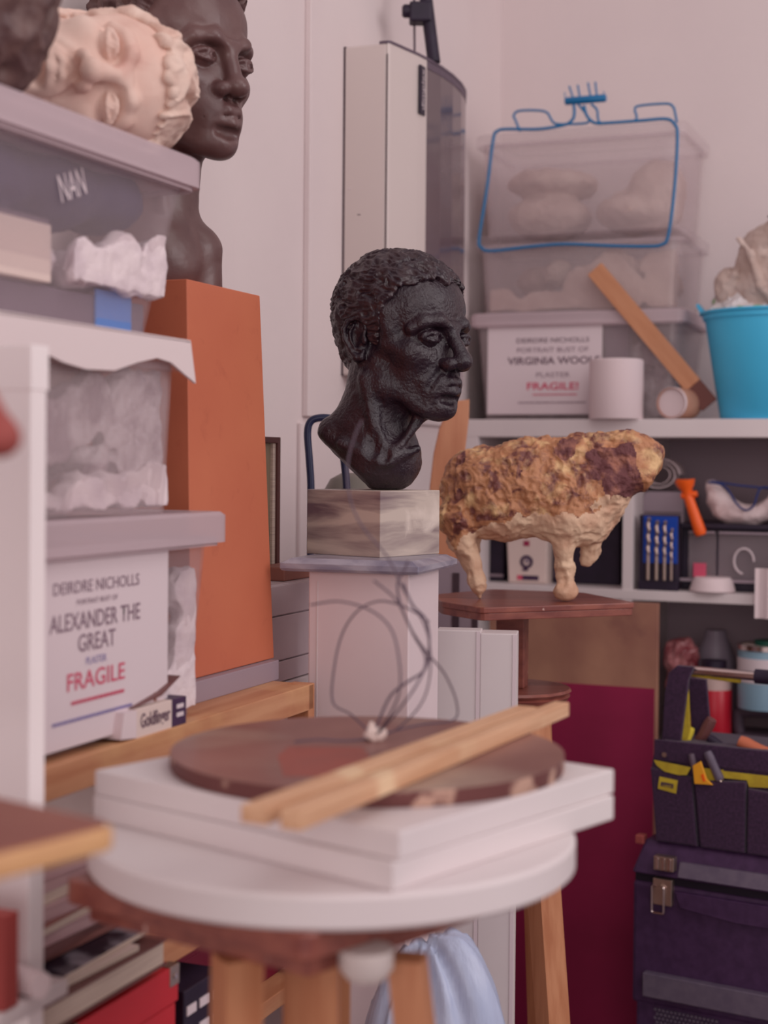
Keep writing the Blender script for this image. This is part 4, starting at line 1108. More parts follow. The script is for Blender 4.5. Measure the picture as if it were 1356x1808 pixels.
# contents of middle box
hB2 = (z2t - zb1a) * 1000
filler('bubble_wrap', 'bubble wrapped bundle in the middle plastic box on the pine shelf', 'bundle', LW(tR2, OB, zb1a + .004), RL,
       -(tR2 + .69) * 1000 + 15, -8, 12, 265, 30, hB2 - 12, M_bubble, n=60, rr=(20, 38), seed=41, amp2=5, f2=.05)
filler('wadding', 'white wadding in the front of the middle plastic box', 'wadding', LW(tR2, OB, zb1a + .004), RL,
       -(tR2 + .69) * 1000 + 15, -8, 4, 60, 2, 70, M_stuff, n=30, rr=(16, 28), seed=43, top=([-440, -300, -220, -150, -90, -30], [40, 40, 34, 60, 84, 60]))
# white lid with wavy sheet over middle box
wl = thing('foam_sheet', 'white sheet with a wavy drooping edge between the middle and top plastic boxes', 'sheet', LW(0, OB, 0), RL)
top = []; zt0 = z3b - .0008
pxs = [(-40, 648), (40, 650), (70, 620), (110, 640), (150, 652), (200, 654), (240, 640), (275, 632), (300, 640), (325, 662), (343, 677)]
pts = []
for px, py in pxs:
    t, z = L(px, py, OB - .014); pts.append((t, z))
tr = pts[-1][0]
drop = [(t, min(z, zt0 - .006)) for t, z in pts]
MB().prism([(drop[0][0], zt0)] + drop + [(tr - .012, zt0)], -.016, -.013, axis='y').build('front_flap', M_whitelid, wl)
MB().box(drop[0][0], tr - .012, -.016, .29, zt0 - .004, zt0, .001).build('sheet_top', M_whitelid, wl)
# contents of top box
f3 = lambda px, py, o=OB + .03: (L(px, py, o)[0] - tR3, o - OB, L(px, py, o)[1] - z3b)
x0_, _, zc_ = f3(100, 320)
navy = blob('navy_bag', 'navy cloth bag with white letters inside the top plastic box', 'bag', LW(tR3, OB, z3b), RL,
     [((f3(230, 360)[0] * 1000, 75, f3(230, 345)[2] * 1000), (62, 50, 38)), ((f3(130, 320)[0] * 1000, 80, f3(130, 325)[2] * 1000), (78, 56, 44)), ((f3(20, 300)[0] * 1000, 85, f3(20, 305)[2] * 1000), (74, 60, 46))],
     M_navy, h=4, amp=3, f=.03, seed=51)
tx3 = text('NAN', M_paper, navy, f3(95, 335)[0], .006, f3(95, 352)[2], .026, .045, rot=(math.pi / 2, -.35, 0))
zz1_, zz2_ = f3(235, 560)[2] * 1000, f3(235, 390)[2] * 1000
filler('wadding', 'white wadding under the navy bag in the top plastic box', 'wadding', LW(tR3, OB, z3b), RL,
       f3(72, 470)[0] * 1000, -22, 10, 210, 42, zz2_, M_stuff, n=34, rr=(20, 36), seed=53, top=([f3(72, 470)[0] * 1000, -150, -90, -20], [zz2_ * .80, zz2_ * .80, zz2_ * .9, zz2_]))
gx = f3(78, 480)
tag(MB().box(0, .18, 0, .02, 0, .055, .001).build('cream_card', M_cream, None, False, LW(tR3 + gx[0] - .18, OB + .022, z3b + f3(78, 500)[2]), RL), 'cream card block left of the wadding in the top plastic box', 'card')
tag(MB().box(0, .18, 0, .02, 0, .028, .001).build('grey_card', M_greycloth, None, False, LW(tR3 + gx[0] - .18, OB + .024, z3b + f3(78, 440)[2]), RL), 'dark grey card above the cream card in the top plastic box', 'card')
gx = f3(290, 560)
tag(MB().box(0, .43, 0, .20, 0, .034, .002).build('grey_folder', M_greycloth, None, False, LW(tR3 - .465, OB + .034, z3b + .0035), RL), 'dark grey folder flat on the bottom of the top plastic box', 'folder')
gx = f3(232, 570); gy = f3(170, 570)
tag(MB().box(gy[0], gx[0], .0, .003, .004, .044, .0005).build('blue_tape', M_bluetape, None, False, LW(tR3, OB + .0300, z3b), RL), 'bright blue tape strip on the grey folder in the top plastic box', 'tape')

# ---- plaster head lying on the topmost box
lieR = math.radians(33)
up = Vector((math.cos(lieR), math.sin(lieR), 0.04)).normalized(); fw = Vector((math.sin(lieR), -math.cos(lieR), -.10)); fw = (fw - up * fw.dot(up)).normalized(); lf = up.cross(fw)
S = head_sdf(lo=(-125, -100, -150), hi=(135, 100, 125), h=1.8)
S.cap((-14, 0, -60), (-24, 0, -130), 48, 48, 16); S.half((0, 0, -140), (0, 0, -1), 3)
skin3 = S.mesh('head', disp=lambda p, n: 1.0 * fbm(p, .03, 3, 15))
xs3 = [-130, -50, -36, -14, -4, 10, 22, 36, 52, 70, 90]; zs3 = [-60, -60, -30, -20, -10, 0, 26, 44, 52, 56, 56]
def wavy(p, n):
    q = p.copy(); q[:, 1] += 14 * vnoise(p, .03, 2); q[:, 2] += 10 * vnoise(p, .03, 4)
    return 6 * ridge(q, (.03, .07, .05), 61) + 2.5 * fbm(p, .05, 3, 62)
hair3 = hair_sdf(9, xs3, zs3, h=1.9).mesh('hair', disp=wavy)
R3 = Matrix((fw, lf, up)).transposed().to_4x4()
zs_ = [(R3 @ v.co).z for me in (skin3, hair3) for v in me.vertices]
hl3 = P(158, 148, 1.68)
ph = thing('plaster_sculpture', 'cream plaster head lying on its side on the topmost plastic box', 'plaster head', (hl3.x, hl3.y, z3t - min(zs_) - .001))
a, b = add_head(ph, skin3, hair3, M_plaster, M_plasterhair); a.matrix_local = R3; b.matrix_local = R3

# ---- dark head at the left frame edge, on the same box
b4 = math.radians(200)
hl4 = P(-112, 60, 1.43)
o4 = thing('dark_head', 'dark brown sculpted head with combed hair at the upper left corner', 'bust', (hl4.x, hl4.y, hl4.z))
cut4 = -(hl4.z - z3t - .001) * 1000
S = head_sdf(lo=(-125, -100, -152), hi=(135, 100, 125), h=2.2); S.half((0, 0, cut4), (0, 0, -1), 2)
me4 = S.mesh('head')
def combed(p, n):
    return 5 * ridge(p + 10 * np.stack([vnoise(p, .02, 1)] * 3, 1), (.07, .07, .014), 71) + 2 * fbm(p, .06, 2, 2)
S = hair_sdf(10, [-130, -20, 10, 60, 90], [-80, -70, 10, 50, 50], h=2.0, earcut=False, lo=(-130, -100, -100)); S.half((0, 0, cut4 + 5), (0, 0, -1), 2)
me4h = S.mesh('hair', disp=combed)
a, b = add_head(o4, me4, me4h, M_brownresin, M_brownhair); a.matrix_local = yawM(b4); b.matrix_local = yawM(b4)

# ---- small carton of blades
s_p = L(205, 1320, -.0)
gfl = hitz(207, 1318, ZL); gfr = hitz(327, 1285, ZL); 
dirv = (gfr - gfl); dirv.z = 0
wcar = .118; rzc = math.radians(62)
gf = thing('blade_carton', 'small open white and black carton lying on the pine shelf edge', 'carton', LW(L(222, 1318, .012)[0] - .0, .012, ZL), RL)
gt0 = L(238, 1310, .0)[0]
gt1 = L(326, 1290, .0)[0]
gf.location = LW(gt0, -.002, ZL); wg = gt1 - gt0
MB().box(0, wg * .70, 0, .03, 0, .030, .0008).build('carton_body', M_cream, gf)
MB().box(wg * .70, wg, 0, .03, 0, .030, .0008).build('carton_end', M_box_black, gf)
MB().prism([(0, .001), (0, .029), (-.024, .030), (-.030, .004)], 0, .030, axis='y').build('end_flap', M_pinkpaint, gf)
text('Goldfinger', M_inkdark, gf, wg * .36, -.0006, .010, .014, wg * .58, bold=.02)
for zz in (.010, .019): MB().box(wg * .79, wg * .93, -.0007, 0, zz, zz + .0045).build('white_mark', M_paper, gf)
MB().prism([(0.0, .0305), (wg * .55, .040), (wg * .95, .052), (wg * .55, .036)], 0.004, .028, axis='y').build('lid_flap', M_bookbrown, gf)
MB().lathe([(.001, 0), (.006, 0), (.006, .009), (.001, .010)], 16, (wg * .52, .015, .0305)).build('cork', M_leather, gf, True)

# ================================================================ picture frame, chest, wood block
zch = L(500, 1031, .10)[1]
tc0 = .035; tc1 = .47
wb = thing('low_cabinet', 'white low cabinet under the grey drawer chest behind the pedestal', 'cabinet', LW(tc0, .10, 0), RL)
zlow = L(510, 1200, .10)[1]
MB().box(-.002, tc1 - tc0, -.006, .222, 0, zlow, .002).build('cabinet_body', M_white, wb)
chs = thing('drawer_chest', 'grey metal drawer chest between the brown plinth and the white pedestal', 'drawers', LW(tc0, .10, zlow), RL)
hc = zch - zlow
MB().box(0, tc1 - tc0, .002, .22, 0, hc, .001).build('chest_body', M_greycab, chs)
z1_ = L(515, 1082, .10)[1] - zlow; z2_ = L(515, 1160, .10)[1] - zlow
for a_, b_ in ((.002, z2_ - .001), (z2_ + .001, z1_ - .001), (z1_ + .001, hc - .001)):
    MB().box(.001, tc1 - tc0 - .001, -.004, .002, a_, b_, .0008).build('drawer', M_greycab, chs)
# framed picture
tf1 = L(495, 900, .17)[0]; zf1 = L(495, 772, .17)[1]
fr = thing('picture_frame', 'brown wooden picture frame standing on the grey chest behind the brown plinth', 'picture frame', LW(tf1, .17, zch), RL)
hf = zf1 - zch; wf = .24
for nm, bx_ in (('frame_rail', (-.009, 0, 0, hf)), ('frame_rail', (-wf, -wf + .009, 0, hf)), ('frame_rail', (-wf + .009, -.009, 0, .009)), ('frame_rail', (-wf + .009, -.009, hf - .009, hf))):
    MB().box(bx_[0], bx_[1], 0, .016, bx_[2], bx_[3], .001).build(nm, mat('dark_frame_wood', (92, 52, 50), .5) if 'dark_frame_wood' not in MATS else MATS['dark_frame_wood'], fr)
MB().box(-.018, -.009, .004, .012, .009, hf - .009).build('inner_slip', M_pages, fr)
MB().box(-wf + .009, -.018, .008, .012, .009, hf - .009).build('picture', mat('olive_picture', (148, 132, 110), .4), fr)
s_, z_ = L(497, 1027, .12)
tag(MB().box(0, .12, 0, .05, 0, .0195, .002).build('wood_block', M_plywood, None, False, LW(s_, .115, zch + .0003), RL), 'small brown wooden block lying on the grey chest right of the picture frame', 'wood block')
# bent tube and pot behind the marble block
D5 = 2.36
bt = thing('bent_tube', 'dark blue bent tube hoop standing behind the marble block', 'tube hoop', P(548, 1000, D5))
base = Vector((P(580, 900, D5).x, P(580, 900, D5).y, zch)); bt.location = base
tp = [P(px, py, D5) - base for px, py in ((549, 870), (546, 810), (543, 765), (548, 745), (562, 738), (585, 739), (600, 750), (605, 775), (607, 810), (612, 870))]
tp = [Vector((tp[0].x, tp[0].y, .0))] + tp + [Vector((tp[-1].x, tp[-1].y, .0))]
MB().tube(spline(tp, 6), .0058, 12).build('hoop', M_darkblue, bt, True)
pp = P(616, 900, 2.42); hp = P(616, 835, 2.42).z - zch
tag(MB().lathe([(.001, 0), (.03, 0), (.04, .01), (.040, hp - .055), (.044, hp - .035), (.030, hp - .010), (.012, hp), (.001, hp)], 40).build('pot', mat('olive_glaze', (120, 112, 104), .4), None, True, (pp.x, pp.y, zch)), 'rounded grey green pot just showing behind the marble block', 'pot')
# curved board and grey chest right of the pedestal
D6 = 2.80
zsup = P(800, 988, D6).z
cb_pts = [(829, 705), (806, 708), (790, 724), (776, 756), (766, 800), (759, 860), (756, 920), (754, 988), (812, 988), (816, 880), (821, 800), (828, 740)]
o0 = P(790, 988, D6)
cw = thing('curved_board', 'curved orange brown wooden board edge standing behind the lamb', 'board', (o0.x, o0.y, zsup), 0)
pr = []
for px, py in cb_pts:
    q = P(px, py, D6); pr.append((q.x - o0.x, max(q.z - zsup, 0)))
MB().prism(pr, 0, .022, axis='y', bev=.002).build('board_body', mat('orange_board', (204, 142, 108), .5, c2=(188, 122, 90), scale=6, stretch=(8, 8, 1)), cw)
q0 = P(770, 1000, 2.74); q1 = P(846, 1000, 2.74)
gc = thing('grey_locker', 'pale grey locker with dark gaps behind the round stand and pedestal', 'locker', (q0.x, q0.y, 0), 0)
wl_ = q1.x - q0.x
MB().box(-.06, wl_, 0, .2, 0, zsup, .002).build('locker_body', M_greyp, gc)
MB().box(.030, .042, -.002, .001, .02, zsup - .02).build('dark_gap', M_groove, gc)
MB().box(.066, wl_ - .002, -.002, .001, .02, zsup - .10).build('dark_gap', M_groove, gc)

# white tall panels behind the round stack
def panel(px0, px1, py, D, label, th=.05, rz=math.radians(-8)):
    a = P(px0, py, D); b = P(px1, py, D)
    w = (b.x - a.x) / math.cos(rz)
    t = thing('white_board', label, 'panel', (a.x, a.y, 0), rz, 'tall white boards behind the round stack')
    MB().box(0, w, 0, th, 0, a.z, .0015).build('board', M_whitepaint, t)
    MB().box(w - .006, w - .0005, -.0012, .0, .0, a.z - .001).build('front_lip', M_paper, t)
    return t
panel(770, 848, 1112, 2.22, 'tall white painted board just right of the pedestal', th=.04)
panel(848, 912, 1118, 2.21, 'narrower tall white painted board beside the round wooden stand collar', th=.05)

# ================================================================ LAMB and its stand
ZW = 1.163
dth = .016
tri = [hitz(870, 1040, ZW), hitz(926, 1038, ZW), hitz(1030, 1046, ZW), hitz(1124, 1064, ZW), hitz(1122, 1067, ZW), hitz(850, 1073, ZW), hitz(779, 1062, ZW), hitz(760, 1050, ZW)]
cx = sum(p.x for p in tri) / 8; cy = 2.40
stc = Vector((P(905, 1100, 2.42).x, 2.42, 0))
std = thing('modelling_stand', 'varnished wooden modelling stand carrying the brown lamb', 'stand', stc)
pts = rounded([(p.x - stc.x, p.y - stc.y) for p in (tri[0], tri[2], tri[3], tri[5], tri[6], tri[7])], .012, 3)
MB().prism(pts, ZW - .009, ZW, bev=.0015).build('table_top', M_reddishwood, std)
pts2 = [(x * .985, y * .985) for x, y in pts]
MB().prism(pts2, ZW - .020, ZW - .009, bev=.001).build('table_underboard', M_reddishwood, std)
zcol = P(905, 1212, 2.42).z
hw = .0225
MB().box(-hw, hw, -hw, hw, zcol, ZW - .020, .002, rot=Matrix.Rotation(math.radians(-14), 4, 'Z')).build('column', M_reddishwood, std)
rc = 105 * 2.42 / 2700
MB().lathe([(.001, zcol - .018), (rc - .006, zcol - .018), (rc - .002, zcol - .012), (rc - .006, zcol - .009), (rc, zcol - .004), (rc - .003, zcol), (.001, zcol)], 48).build('collar', M_reddishwood, std, True)
for a_, spr in ((-62, .20), (45, .12), (150, .11)):
    d = Vector((math.cos(math.radians(a_)), math.sin(math.radians(a_)), 0))
    tpv = d * .055 + Vector((0, 0, zcol - .018)); btv = d * spr
    ax = (btv - tpv); 
    X = d; Y = Vector((-d.y, d.x, 0))
    mb = MB()
    def q(c, hx, hy): return [tuple(c + X * sx * hx + Y * sy * hy) for sx, sy in ((-1, -1), (1, -1), (1, 1), (-1, 1))]
    loft(mb, [q(btv, .019, .019), q(tpv, .019, .019)]).build('leg', M_pinez, std)

S = SDF((-195, -85, -8), (215, 85, 300), 2.3)
S.ell((-98, 0, 172), (74, 60, 70), 12).ell((-20, 0, 182), (90, 62, 74), 20).ell((60, 0, 186), (80, 58, 78), 20)
S.ell((-60, 0, 130), (80, 52, 38), 16).ell((45, -6, 128), (62, 54, 44), 16)
S.ell((112, 0, 212), (52, 46, 54), 16)
S.cap((130, 0, 222), (168, 0, 214), 48, 42, 10)
S.cap((108, 0, 150), (84, 0, 104), 22, 14, 14)
S.chain([(-138, -26, 128), (-134, -26, 92), (-118, -26, 56), (-108, -26, 26), (-104, -26, 16)], [34, 21, 14, 13, 10], 10)
S.chain([(-130, 28, 120), (-132, 28, 80), (-122, 28, 40)], [30, 18, 10], 10)
S.cap((-104, -26, 20), (-102, -26, 0), 5, 3, 3)
S.chain([(34, -26, 120), (34, -28, 84), (36, -28, 50), (38, -28, 22)], [32, 15, 12, 13], 12)
S.ell((38, -30, 14), (20, 17, 14), 5)
S.chain([(70, 26, 110), (72, 28, 78), (66, 28, 62)], [26, 15, 11], 8)
S.half((190, 0, 232), (1, 0, -.10), 3)
S.half((180, 0, 200), (.85, 0, -.53), 3)
S.half((170, 0, 256), (.55, 0, .83), 4)
S.half((0, -52, 200), (.10, -1, .25), 8)
S.half((0, 0, -1.0), (0, 0, -1), 1)
def lambd(p, n):
    zb_ = np.interp(p[:, 0], [-170, -140, -98, -40, 10, 60, 90, 130], [100, 95, 118, 128, 142, 135, 150, 160]) + 8 * vnoise(p, .05, 3)
    upm = np.clip((p[:, 2] - zb_) / 12, 0, 1)
    q = p + 12 * np.stack([vnoise(p, .03, 1), vnoise(p, .03, 2), vnoise(p, .03, 6)], 1)
    foot = np.clip(p[:, 2] / 20, 0, 1)
    hd = 1 - .55 * np.clip((p[:, 0] - 120) / 30, 0, 1)
    return foot * (upm * hd * (4.0 * fbm(q, .035, 4, 81) + 3.0 * ridge(q, .07, 83) + 2.2 * ridge(q, .15, 89) - 2.0) + (1 - upm) * (2.4 * fbm(q, .04, 3, 85) + 2.4 * ridge(q, .06, 87) + 1.0 * ridge(q, .14, 88) - 1.5))
lme = S.mesh('lamb', disp=lambd)
lm = link('lamb', lme, [M_lamb, M_lambcream, M_lambdark])
co = np.empty(len(lme.polygons) * 3); lme.polygons.foreach_get('center', co); co = co.reshape(-1, 3) * 1000
zb_ = np.interp(co[:, 0], [-170, -140, -98, -40, 10, 60, 90, 130], [100, 95, 118, 128, 142, 135, 150, 160]) + 9 * fbm(co, .05, 3, 3)
mi = (co[:, 2] < zb_).astype(int)
nz_ = 14 * fbm(co, .06, 3, 7)
mi[(co[:, 0] + nz_ > 92 + (168 - co[:, 2]) * -.3) & (co[:, 2] + nz_ < 164)] = 1
brn = (co[:, 2] < zb_) & (co[:, 2] < 100) & (vnoise(co, .035, 91) > .35) & (co[:, 0] < -60)
mi[brn] = 0
dk = (((co[:, 0] - 128) / 36) ** 2 + ((co[:, 2] - 192) / 40) ** 2 + .5 * vnoise(co, .04, 92) < .8) | ((vnoise(co, .022, 95) > .52) & (co[:, 0] > 40) & (co[:, 2] > 190)) | ((vnoise(co, .03, 98) > .6) & (co[:, 2] > 150))
mi[dk & (mi == 0)] = 2
lme.polygons.foreach_set('material_index', mi.astype(np.int32)); lme.update()
ll = hitz(962, 1056, ZW)
lm.scale = (.97, 1, 1); lm.location = (ll.x - .004, 2.43, ZW + .001); lm.rotation_euler = (0, 0, math.radians(-12))
tag(lm, 'crusty brown and cream wax lamb figure standing on the varnished modelling stand', 'lamb sculpture')

# plywood board behind
s0_, z0_ = B(905, 1150, -.16); s1_, z1_ = B(1162, 1066, -.16)
pb3 = thing('plywood_board', 'large upright plywood board painted maroon below, standing in front of the shelving', 'board', BW(s0_ - .05, -.16, 0), RB)
zmr = B(1080, 1211, -.16)[1]
MB().box(0, s1_ - s0_ + .05, 0, .016, 0, z1_, .001).build('board_body', M_oldply, pb3)
MB().box(0.0, s1_ - s0_ + .045, -.0012, .0, 0, zmr, .0004).build('painted_face', M_maroon, pb3)
# ================================================================ NEAR STAND AND STACK
ZN = 1.0484
ns = thing('modelling_stand', 'wooden modelling stand in the foreground under the round white stack', 'stand', (-.04, 1.25, 0))
corner = [(-.212, -.045), (-.012, -.188), (.178, .02), (-.02, .205)]
MB().prism(rounded(corner, .012, 3), ZN - .020, ZN, bev=.002).build('table_top', M_reddishwood, ns)
MB().prism([(x * .90, y * .90) for x, y in corner], ZN - .036, ZN - .020, bev=.002).build('table_underboard', M_reddishwood, ns)
xcol = P(550, 1750, 1.22).x + .04
MB().box(xcol - .022, xcol + .022, -.05, -.006, .25, ZN - .036, .002).build('column', M_pinez, ns)
MB().lathe([(.001, ZN - .060), (.014, ZN - .058), (.02, ZN - .05), (.02, ZN - .036), (.001, ZN - .036)], 24, (.030, -.150, .016)).build('metal_knob', M_whitemetal, ns, True)
for (px0, px1, pxb, D, rz, w) in ((392, 448, 400, 1.13, 28, .030), (690, 742, 715, 1.13, -12, .026)):
    a = P((px0 + px1) / 2, 1660, D); b = P(pxb + 18, 1808, D)
    a = Vector((a.x + .04, a.y - 1.25, 0)); b = Vector((b.x + .04, b.y - 1.25 - .005, 0))
    zt_ = ZN - .036
    dz = P(0, 1660, D).z - P(0, 1808, D).z
    dd = (b - a) / dz
    R = Matrix.Rotation(math.radians(rz), 3, 'Z')
    def q(c, h, z): return [tuple(Vector((c.x, c.y, z)) + R @ Vector((sx * h, sy * h, 0))) for sx, sy in ((-1, -1), (1, -1), (1, 1), (-1, 1))]
    top = a - dd * (zt_ - P(0, 1660, D).z)
    bot = a + dd * (P(0, 1660, D).z)
    mb = MB(); loft(mb, [q(bot, w * .5, 0), q(top, w * .5, zt_)]).build('leg', M_pinez, ns)
mb = MB(); mb.box(-.013, .013, -.013, .013, 0, ZN - .036).build('leg', M_pinez, ns).location = (.0, .15, 0)
# white round board
Rw = .2009
tag(MB().lathe([(.001, 0), (Rw - .003, 0), (Rw, .003), (Rw, .023), (Rw - .003, .026), (.001, .026)], 96).build('round_board', M_whitepaint, None, True, (-.04, 1.27, ZN)), 'thick round white board resting on the foreground stand', 'round board')
# two square boards
zq0 = ZN + .026
fc = Vector((.013, 1.083)); rc_ = Vector((.200, 1.3135)); lc = Vector((-.2422, 1.29)); bc = rc_ + lc - fc
def sq(z0, z1, sh, lab):
    c = (fc + bc) / 2; R = Matrix.Rotation(math.radians(sh[2]), 2)
    pts = [tuple(R @ (p - c) + Vector(sh[:2])) for p in (fc, rc_, bc, lc)]
    o = MB().prism(pts, 0, z1 - z0, bev=.0016).build('square_board', M_whitepaint, None, False, (c.x, c.y, z0))
    tag(o, lab, 'square board', 'square white boards on the foreground stand')
sq(zq0, zq0 + .0212, (-.001, -.003, -.9), 'thick square white board directly on the round white board')
sq(zq0 + .0213, zq0 + .0425, (0, 0, 0), 'upper square white board directly under the clay stained round board')
zq1 = zq0 + .0427
# round clay board
rd = thing('round_clay_board', 'round clay stained wooden board on top of the white boards', 'round board', (-.0123, 1.3235, zq1))
Rd = .170
MB().lathe([(.001, 0), (Rd - .001, 0), (Rd, .0015), (Rd, .0125)], 96, closed=False).build('board_edge', M_edge, rd, True)
MB().lathe([(.001, .0126), (Rd - .0002, .0126), (Rd - .0002, .0136), (.001, .0137)], 96).build('board_face', M_board2, rd, True)
a = hitz(590, 1345, zq1 + .0137); 
MB().prism([tuple(Vector((q.x, q.y)) - Vector((-.0123, 1.3235))) for q in (hitz(490, 1335, zq1 + .0137), hitz(510, 1318, zq1 + .0137), hitz(640, 1320, zq1 + .0137), hitz(660, 1345, zq1 + .0137), hitz(600, 1372, zq1 + .0137), hitz(500, 1370, zq1 + .0137))], .0137, .0139).build('red_stain', M_redstain, rd)
zd = zq1 + .0139
# wooden strips
def strip(n0, n1, w, h, lab, lift=0.0):
    a = Vector(n0); b = Vector(n1); d = (b - a); ln_ = d.length; ang_ = math.atan2(d.y, d.x)
    t = MB().box(0, ln_, -w / 2, w / 2, 0, h, .0012).build('wood_strip', M_palewood, None, False, (a.x, a.y, a.z + lift), ang_)
    tag(t, lab, 'wood strip', 'pale wood strips on the round clay board')
    return t
zt_ = zd + .0002
A0 = hitz(447, 1440, zt_ + .006); A1 = hitz(930, 1258, zt_ + .006)
B0 = hitz(503, 1455, zt_ + .004); B1_ = hitz(985, 1256, zt_ + .004)
strip((A0.x, A0.y, zt_), (A1.x, A1.y, zt_), .021, .0125, 'pale wooden strip on the clay board, the upper and shorter one')
dB = Vector((B1_.x - B0.x, B1_.y - B0.y, 0)).normalized(); pn = Vector((dB.y, -dB.x, 0)) * .004
strip((B0.x + pn.x, B0.y + pn.y, zt_), (B1_.x + pn.x, B1_.y + pn.y, zt_), .016, .014, 'orange edged wooden strip on the clay board, the longer one nearer the viewer')
# wire armature
wa = thing('wire_armature', 'loose tangle of thin bent wires rising from a white plaster lump on the clay board', 'wire armature', hitz(660, 1308, zd))
wb_ = Vector(wa.location)
blob('plaster_lump', None, None, (0, 0, 0), 0, [((0, 0, 5), (9, 8, 6)), ((-2, 0, 11), (4, 4, 7)), ((6, 2, 7), (4, 4, 5))], M_cream, h=1, amp=1.5, f=.2, parent=wa, k=3)
Dw = wb_.y
def wr(lst, r=.0011):
    pts = [P(px, py, Dw + dd) - wb_ for px, py, dd in lst]
    MB().tube(spline(pts, 8), r * .85, 6).build('wire', M_greydk, wa, True)
wr([(660, 1300, 0), (672, 1265, 0), (690, 1228, 0), (718, 1205, 0), (750, 1182, .01), (758, 1140, .01), (752, 1095, .01), (728, 1068, 0), (712, 1030, 0)], .0015)
wr([(664, 1300, 0), (700, 1258, -.02), (735, 1210, -.02), (752, 1165, 0), (730, 1120, .02), (708, 1070, .02), (702, 1030, .02), (715, 1005, .02), (720, 990, .02)], .0013)
wr([(660, 1300, 0), (620, 1262, .03), (588, 1240, .05), (590, 1180, .05), (604, 1120, .05), (630, 1080, .04), (665, 1062, .03), (700, 1066, .02), (735, 1082, .01), (757, 1098, 0)], .0011)
wr([(660, 1303, 0), (690, 1260, -.03), (706, 1215, -.04), (704, 1160, -.04), (690, 1110, -.03), (655, 1078, -.02), (600, 1062, 0), (548, 1068, .02)], .0011)
wr([(662, 1300, 0), (740, 1280, .03), (800, 1272, .05), (806, 1240, .05), (785, 1190, .04), (752, 1150, .02), (725, 1110, .0), (700, 1060, -.02), (660, 1025, -.03)], .0011)
wr([(660, 1300, 0), (700, 1288, .0), (745, 1240, 0), (760, 1180, 0), (752, 1110, 0), (712, 1040, 0), (685, 985, 0), (640, 930, 0), (618, 880, 0), (614, 820, 0), (628, 765, 0), (640, 742, 0)], .0010)
wr([(655, 1304, 0), (610, 1308, -.02), (560, 1306, -.03), (520, 1310, -.03)], .0011)

# ================================================================ FOREGROUND LEFT
ZF = 1.167
fcx = hitz(212, 1452, ZF)
pa_ = Vector((fcx.x, fcx.y)); av = Vector((-.60, -.80)); bv = Vector((-.80, .62))
fb = thing('modelling_stand', 'blurred wooden stand top at the left edge, nearest to the viewer', 'stand', (fcx.x, fcx.y, 0))
MB().prism(rounded([(0, 0), tuple(bv * .32), tuple(bv * .32 + av * .36), tuple(av * .36)], .012, 4), ZF - .016, ZF - .0016, bev=.003).build('table_top', M_pine, fb)
MB().prism(rounded([tuple((av + bv) * .003), tuple(bv * .317 + av * .003), tuple(bv * .317 + av * .357), tuple(av * .357 + bv * .003)], .012, 4), ZF - .0017, ZF, bev=.0006).build('table_face', M_plywood, fb)
cc = bv * .16 + av * .20
MB().box(cc.x - .03, cc.x + .03, cc.y - .03, cc.y + .03, 0, ZF - .016, .002).build('column', M_pinez, fb)
# terracotta head
S = head_sdf(lo=(-125, -105, -285), hi=(135, 105, 125), h=2.4, ears=True)
S.cap((-18, 0, -60), (-30, 0, -200), 50, 56, 16); S.ell((-30, 0, -250), (70, 80, 50), 14)
tipp = P(34, 772, .86)
oz = tipp.z + .040
S.half((0, 0, -(oz - ZF) * 1000), (0, 0, -1), 2)
tme = S.mesh('terracotta_head')
th_ = thing('terracotta_bust', 'reddish terracotta head, only its nose showing at the left edge', 'bust', (tipp.x - .115, tipp.y, oz))
link('head', tme, M_terracotta, th_)
# white upright board in front of the boxes
a = P(54, 900, 1.24)
zwt = P(54, 610, 1.24).z
wp = thing('white_shelf_upright', 'white laminate shelf upright at the left edge in front of the plastic boxes', 'shelf unit', (a.x, a.y, 0), RB)
MB().box(-.10, 0, 0, .022, 0, zwt, .0015).build('upright', M_brightwhite, wp)
MB().box(-.10, .0008, -.001, .024, zwt - .036, zwt + .001, .001).build('top_rail', M_brightwhite, wp)
yb_ = 1.165
zz_ = P(20, 1792, yb_).z; xr_ = P(58, 1792, yb_).x - a.x
MB().box(-.16, xr_ + .004, yb_ - a.y, .022, zz_ - .014, zz_, .003).build('low_shelf', M_white, wp)
rb_ = P(6, 1700, yb_); zr1 = P(10, 1622, yb_).z
bb = MB().box(-.10, 0, 0, .018, 0, zr1 - zz_, .001).build('red_box', mat('brick_red_card', (160, 66, 62), .6), None, False, (rb_.x, yb_ + .004, zz_ + .0003), RB)
tag(bb, 'brick red box standing on the low white shelf at the lower left edge', 'box')
rp = P(72, 1740, 1.20)
rr_ = .0105
rpo = MB().tube([(0, 0, 0), (-.12, .09, 0)], rr_, 20).build('paper_roll', M_roll, None, True, (rp.x, rp.y, rp.z))
tag(rpo, 'thin white paper roll end poking out at the lower left before the book pile', 'paper roll')
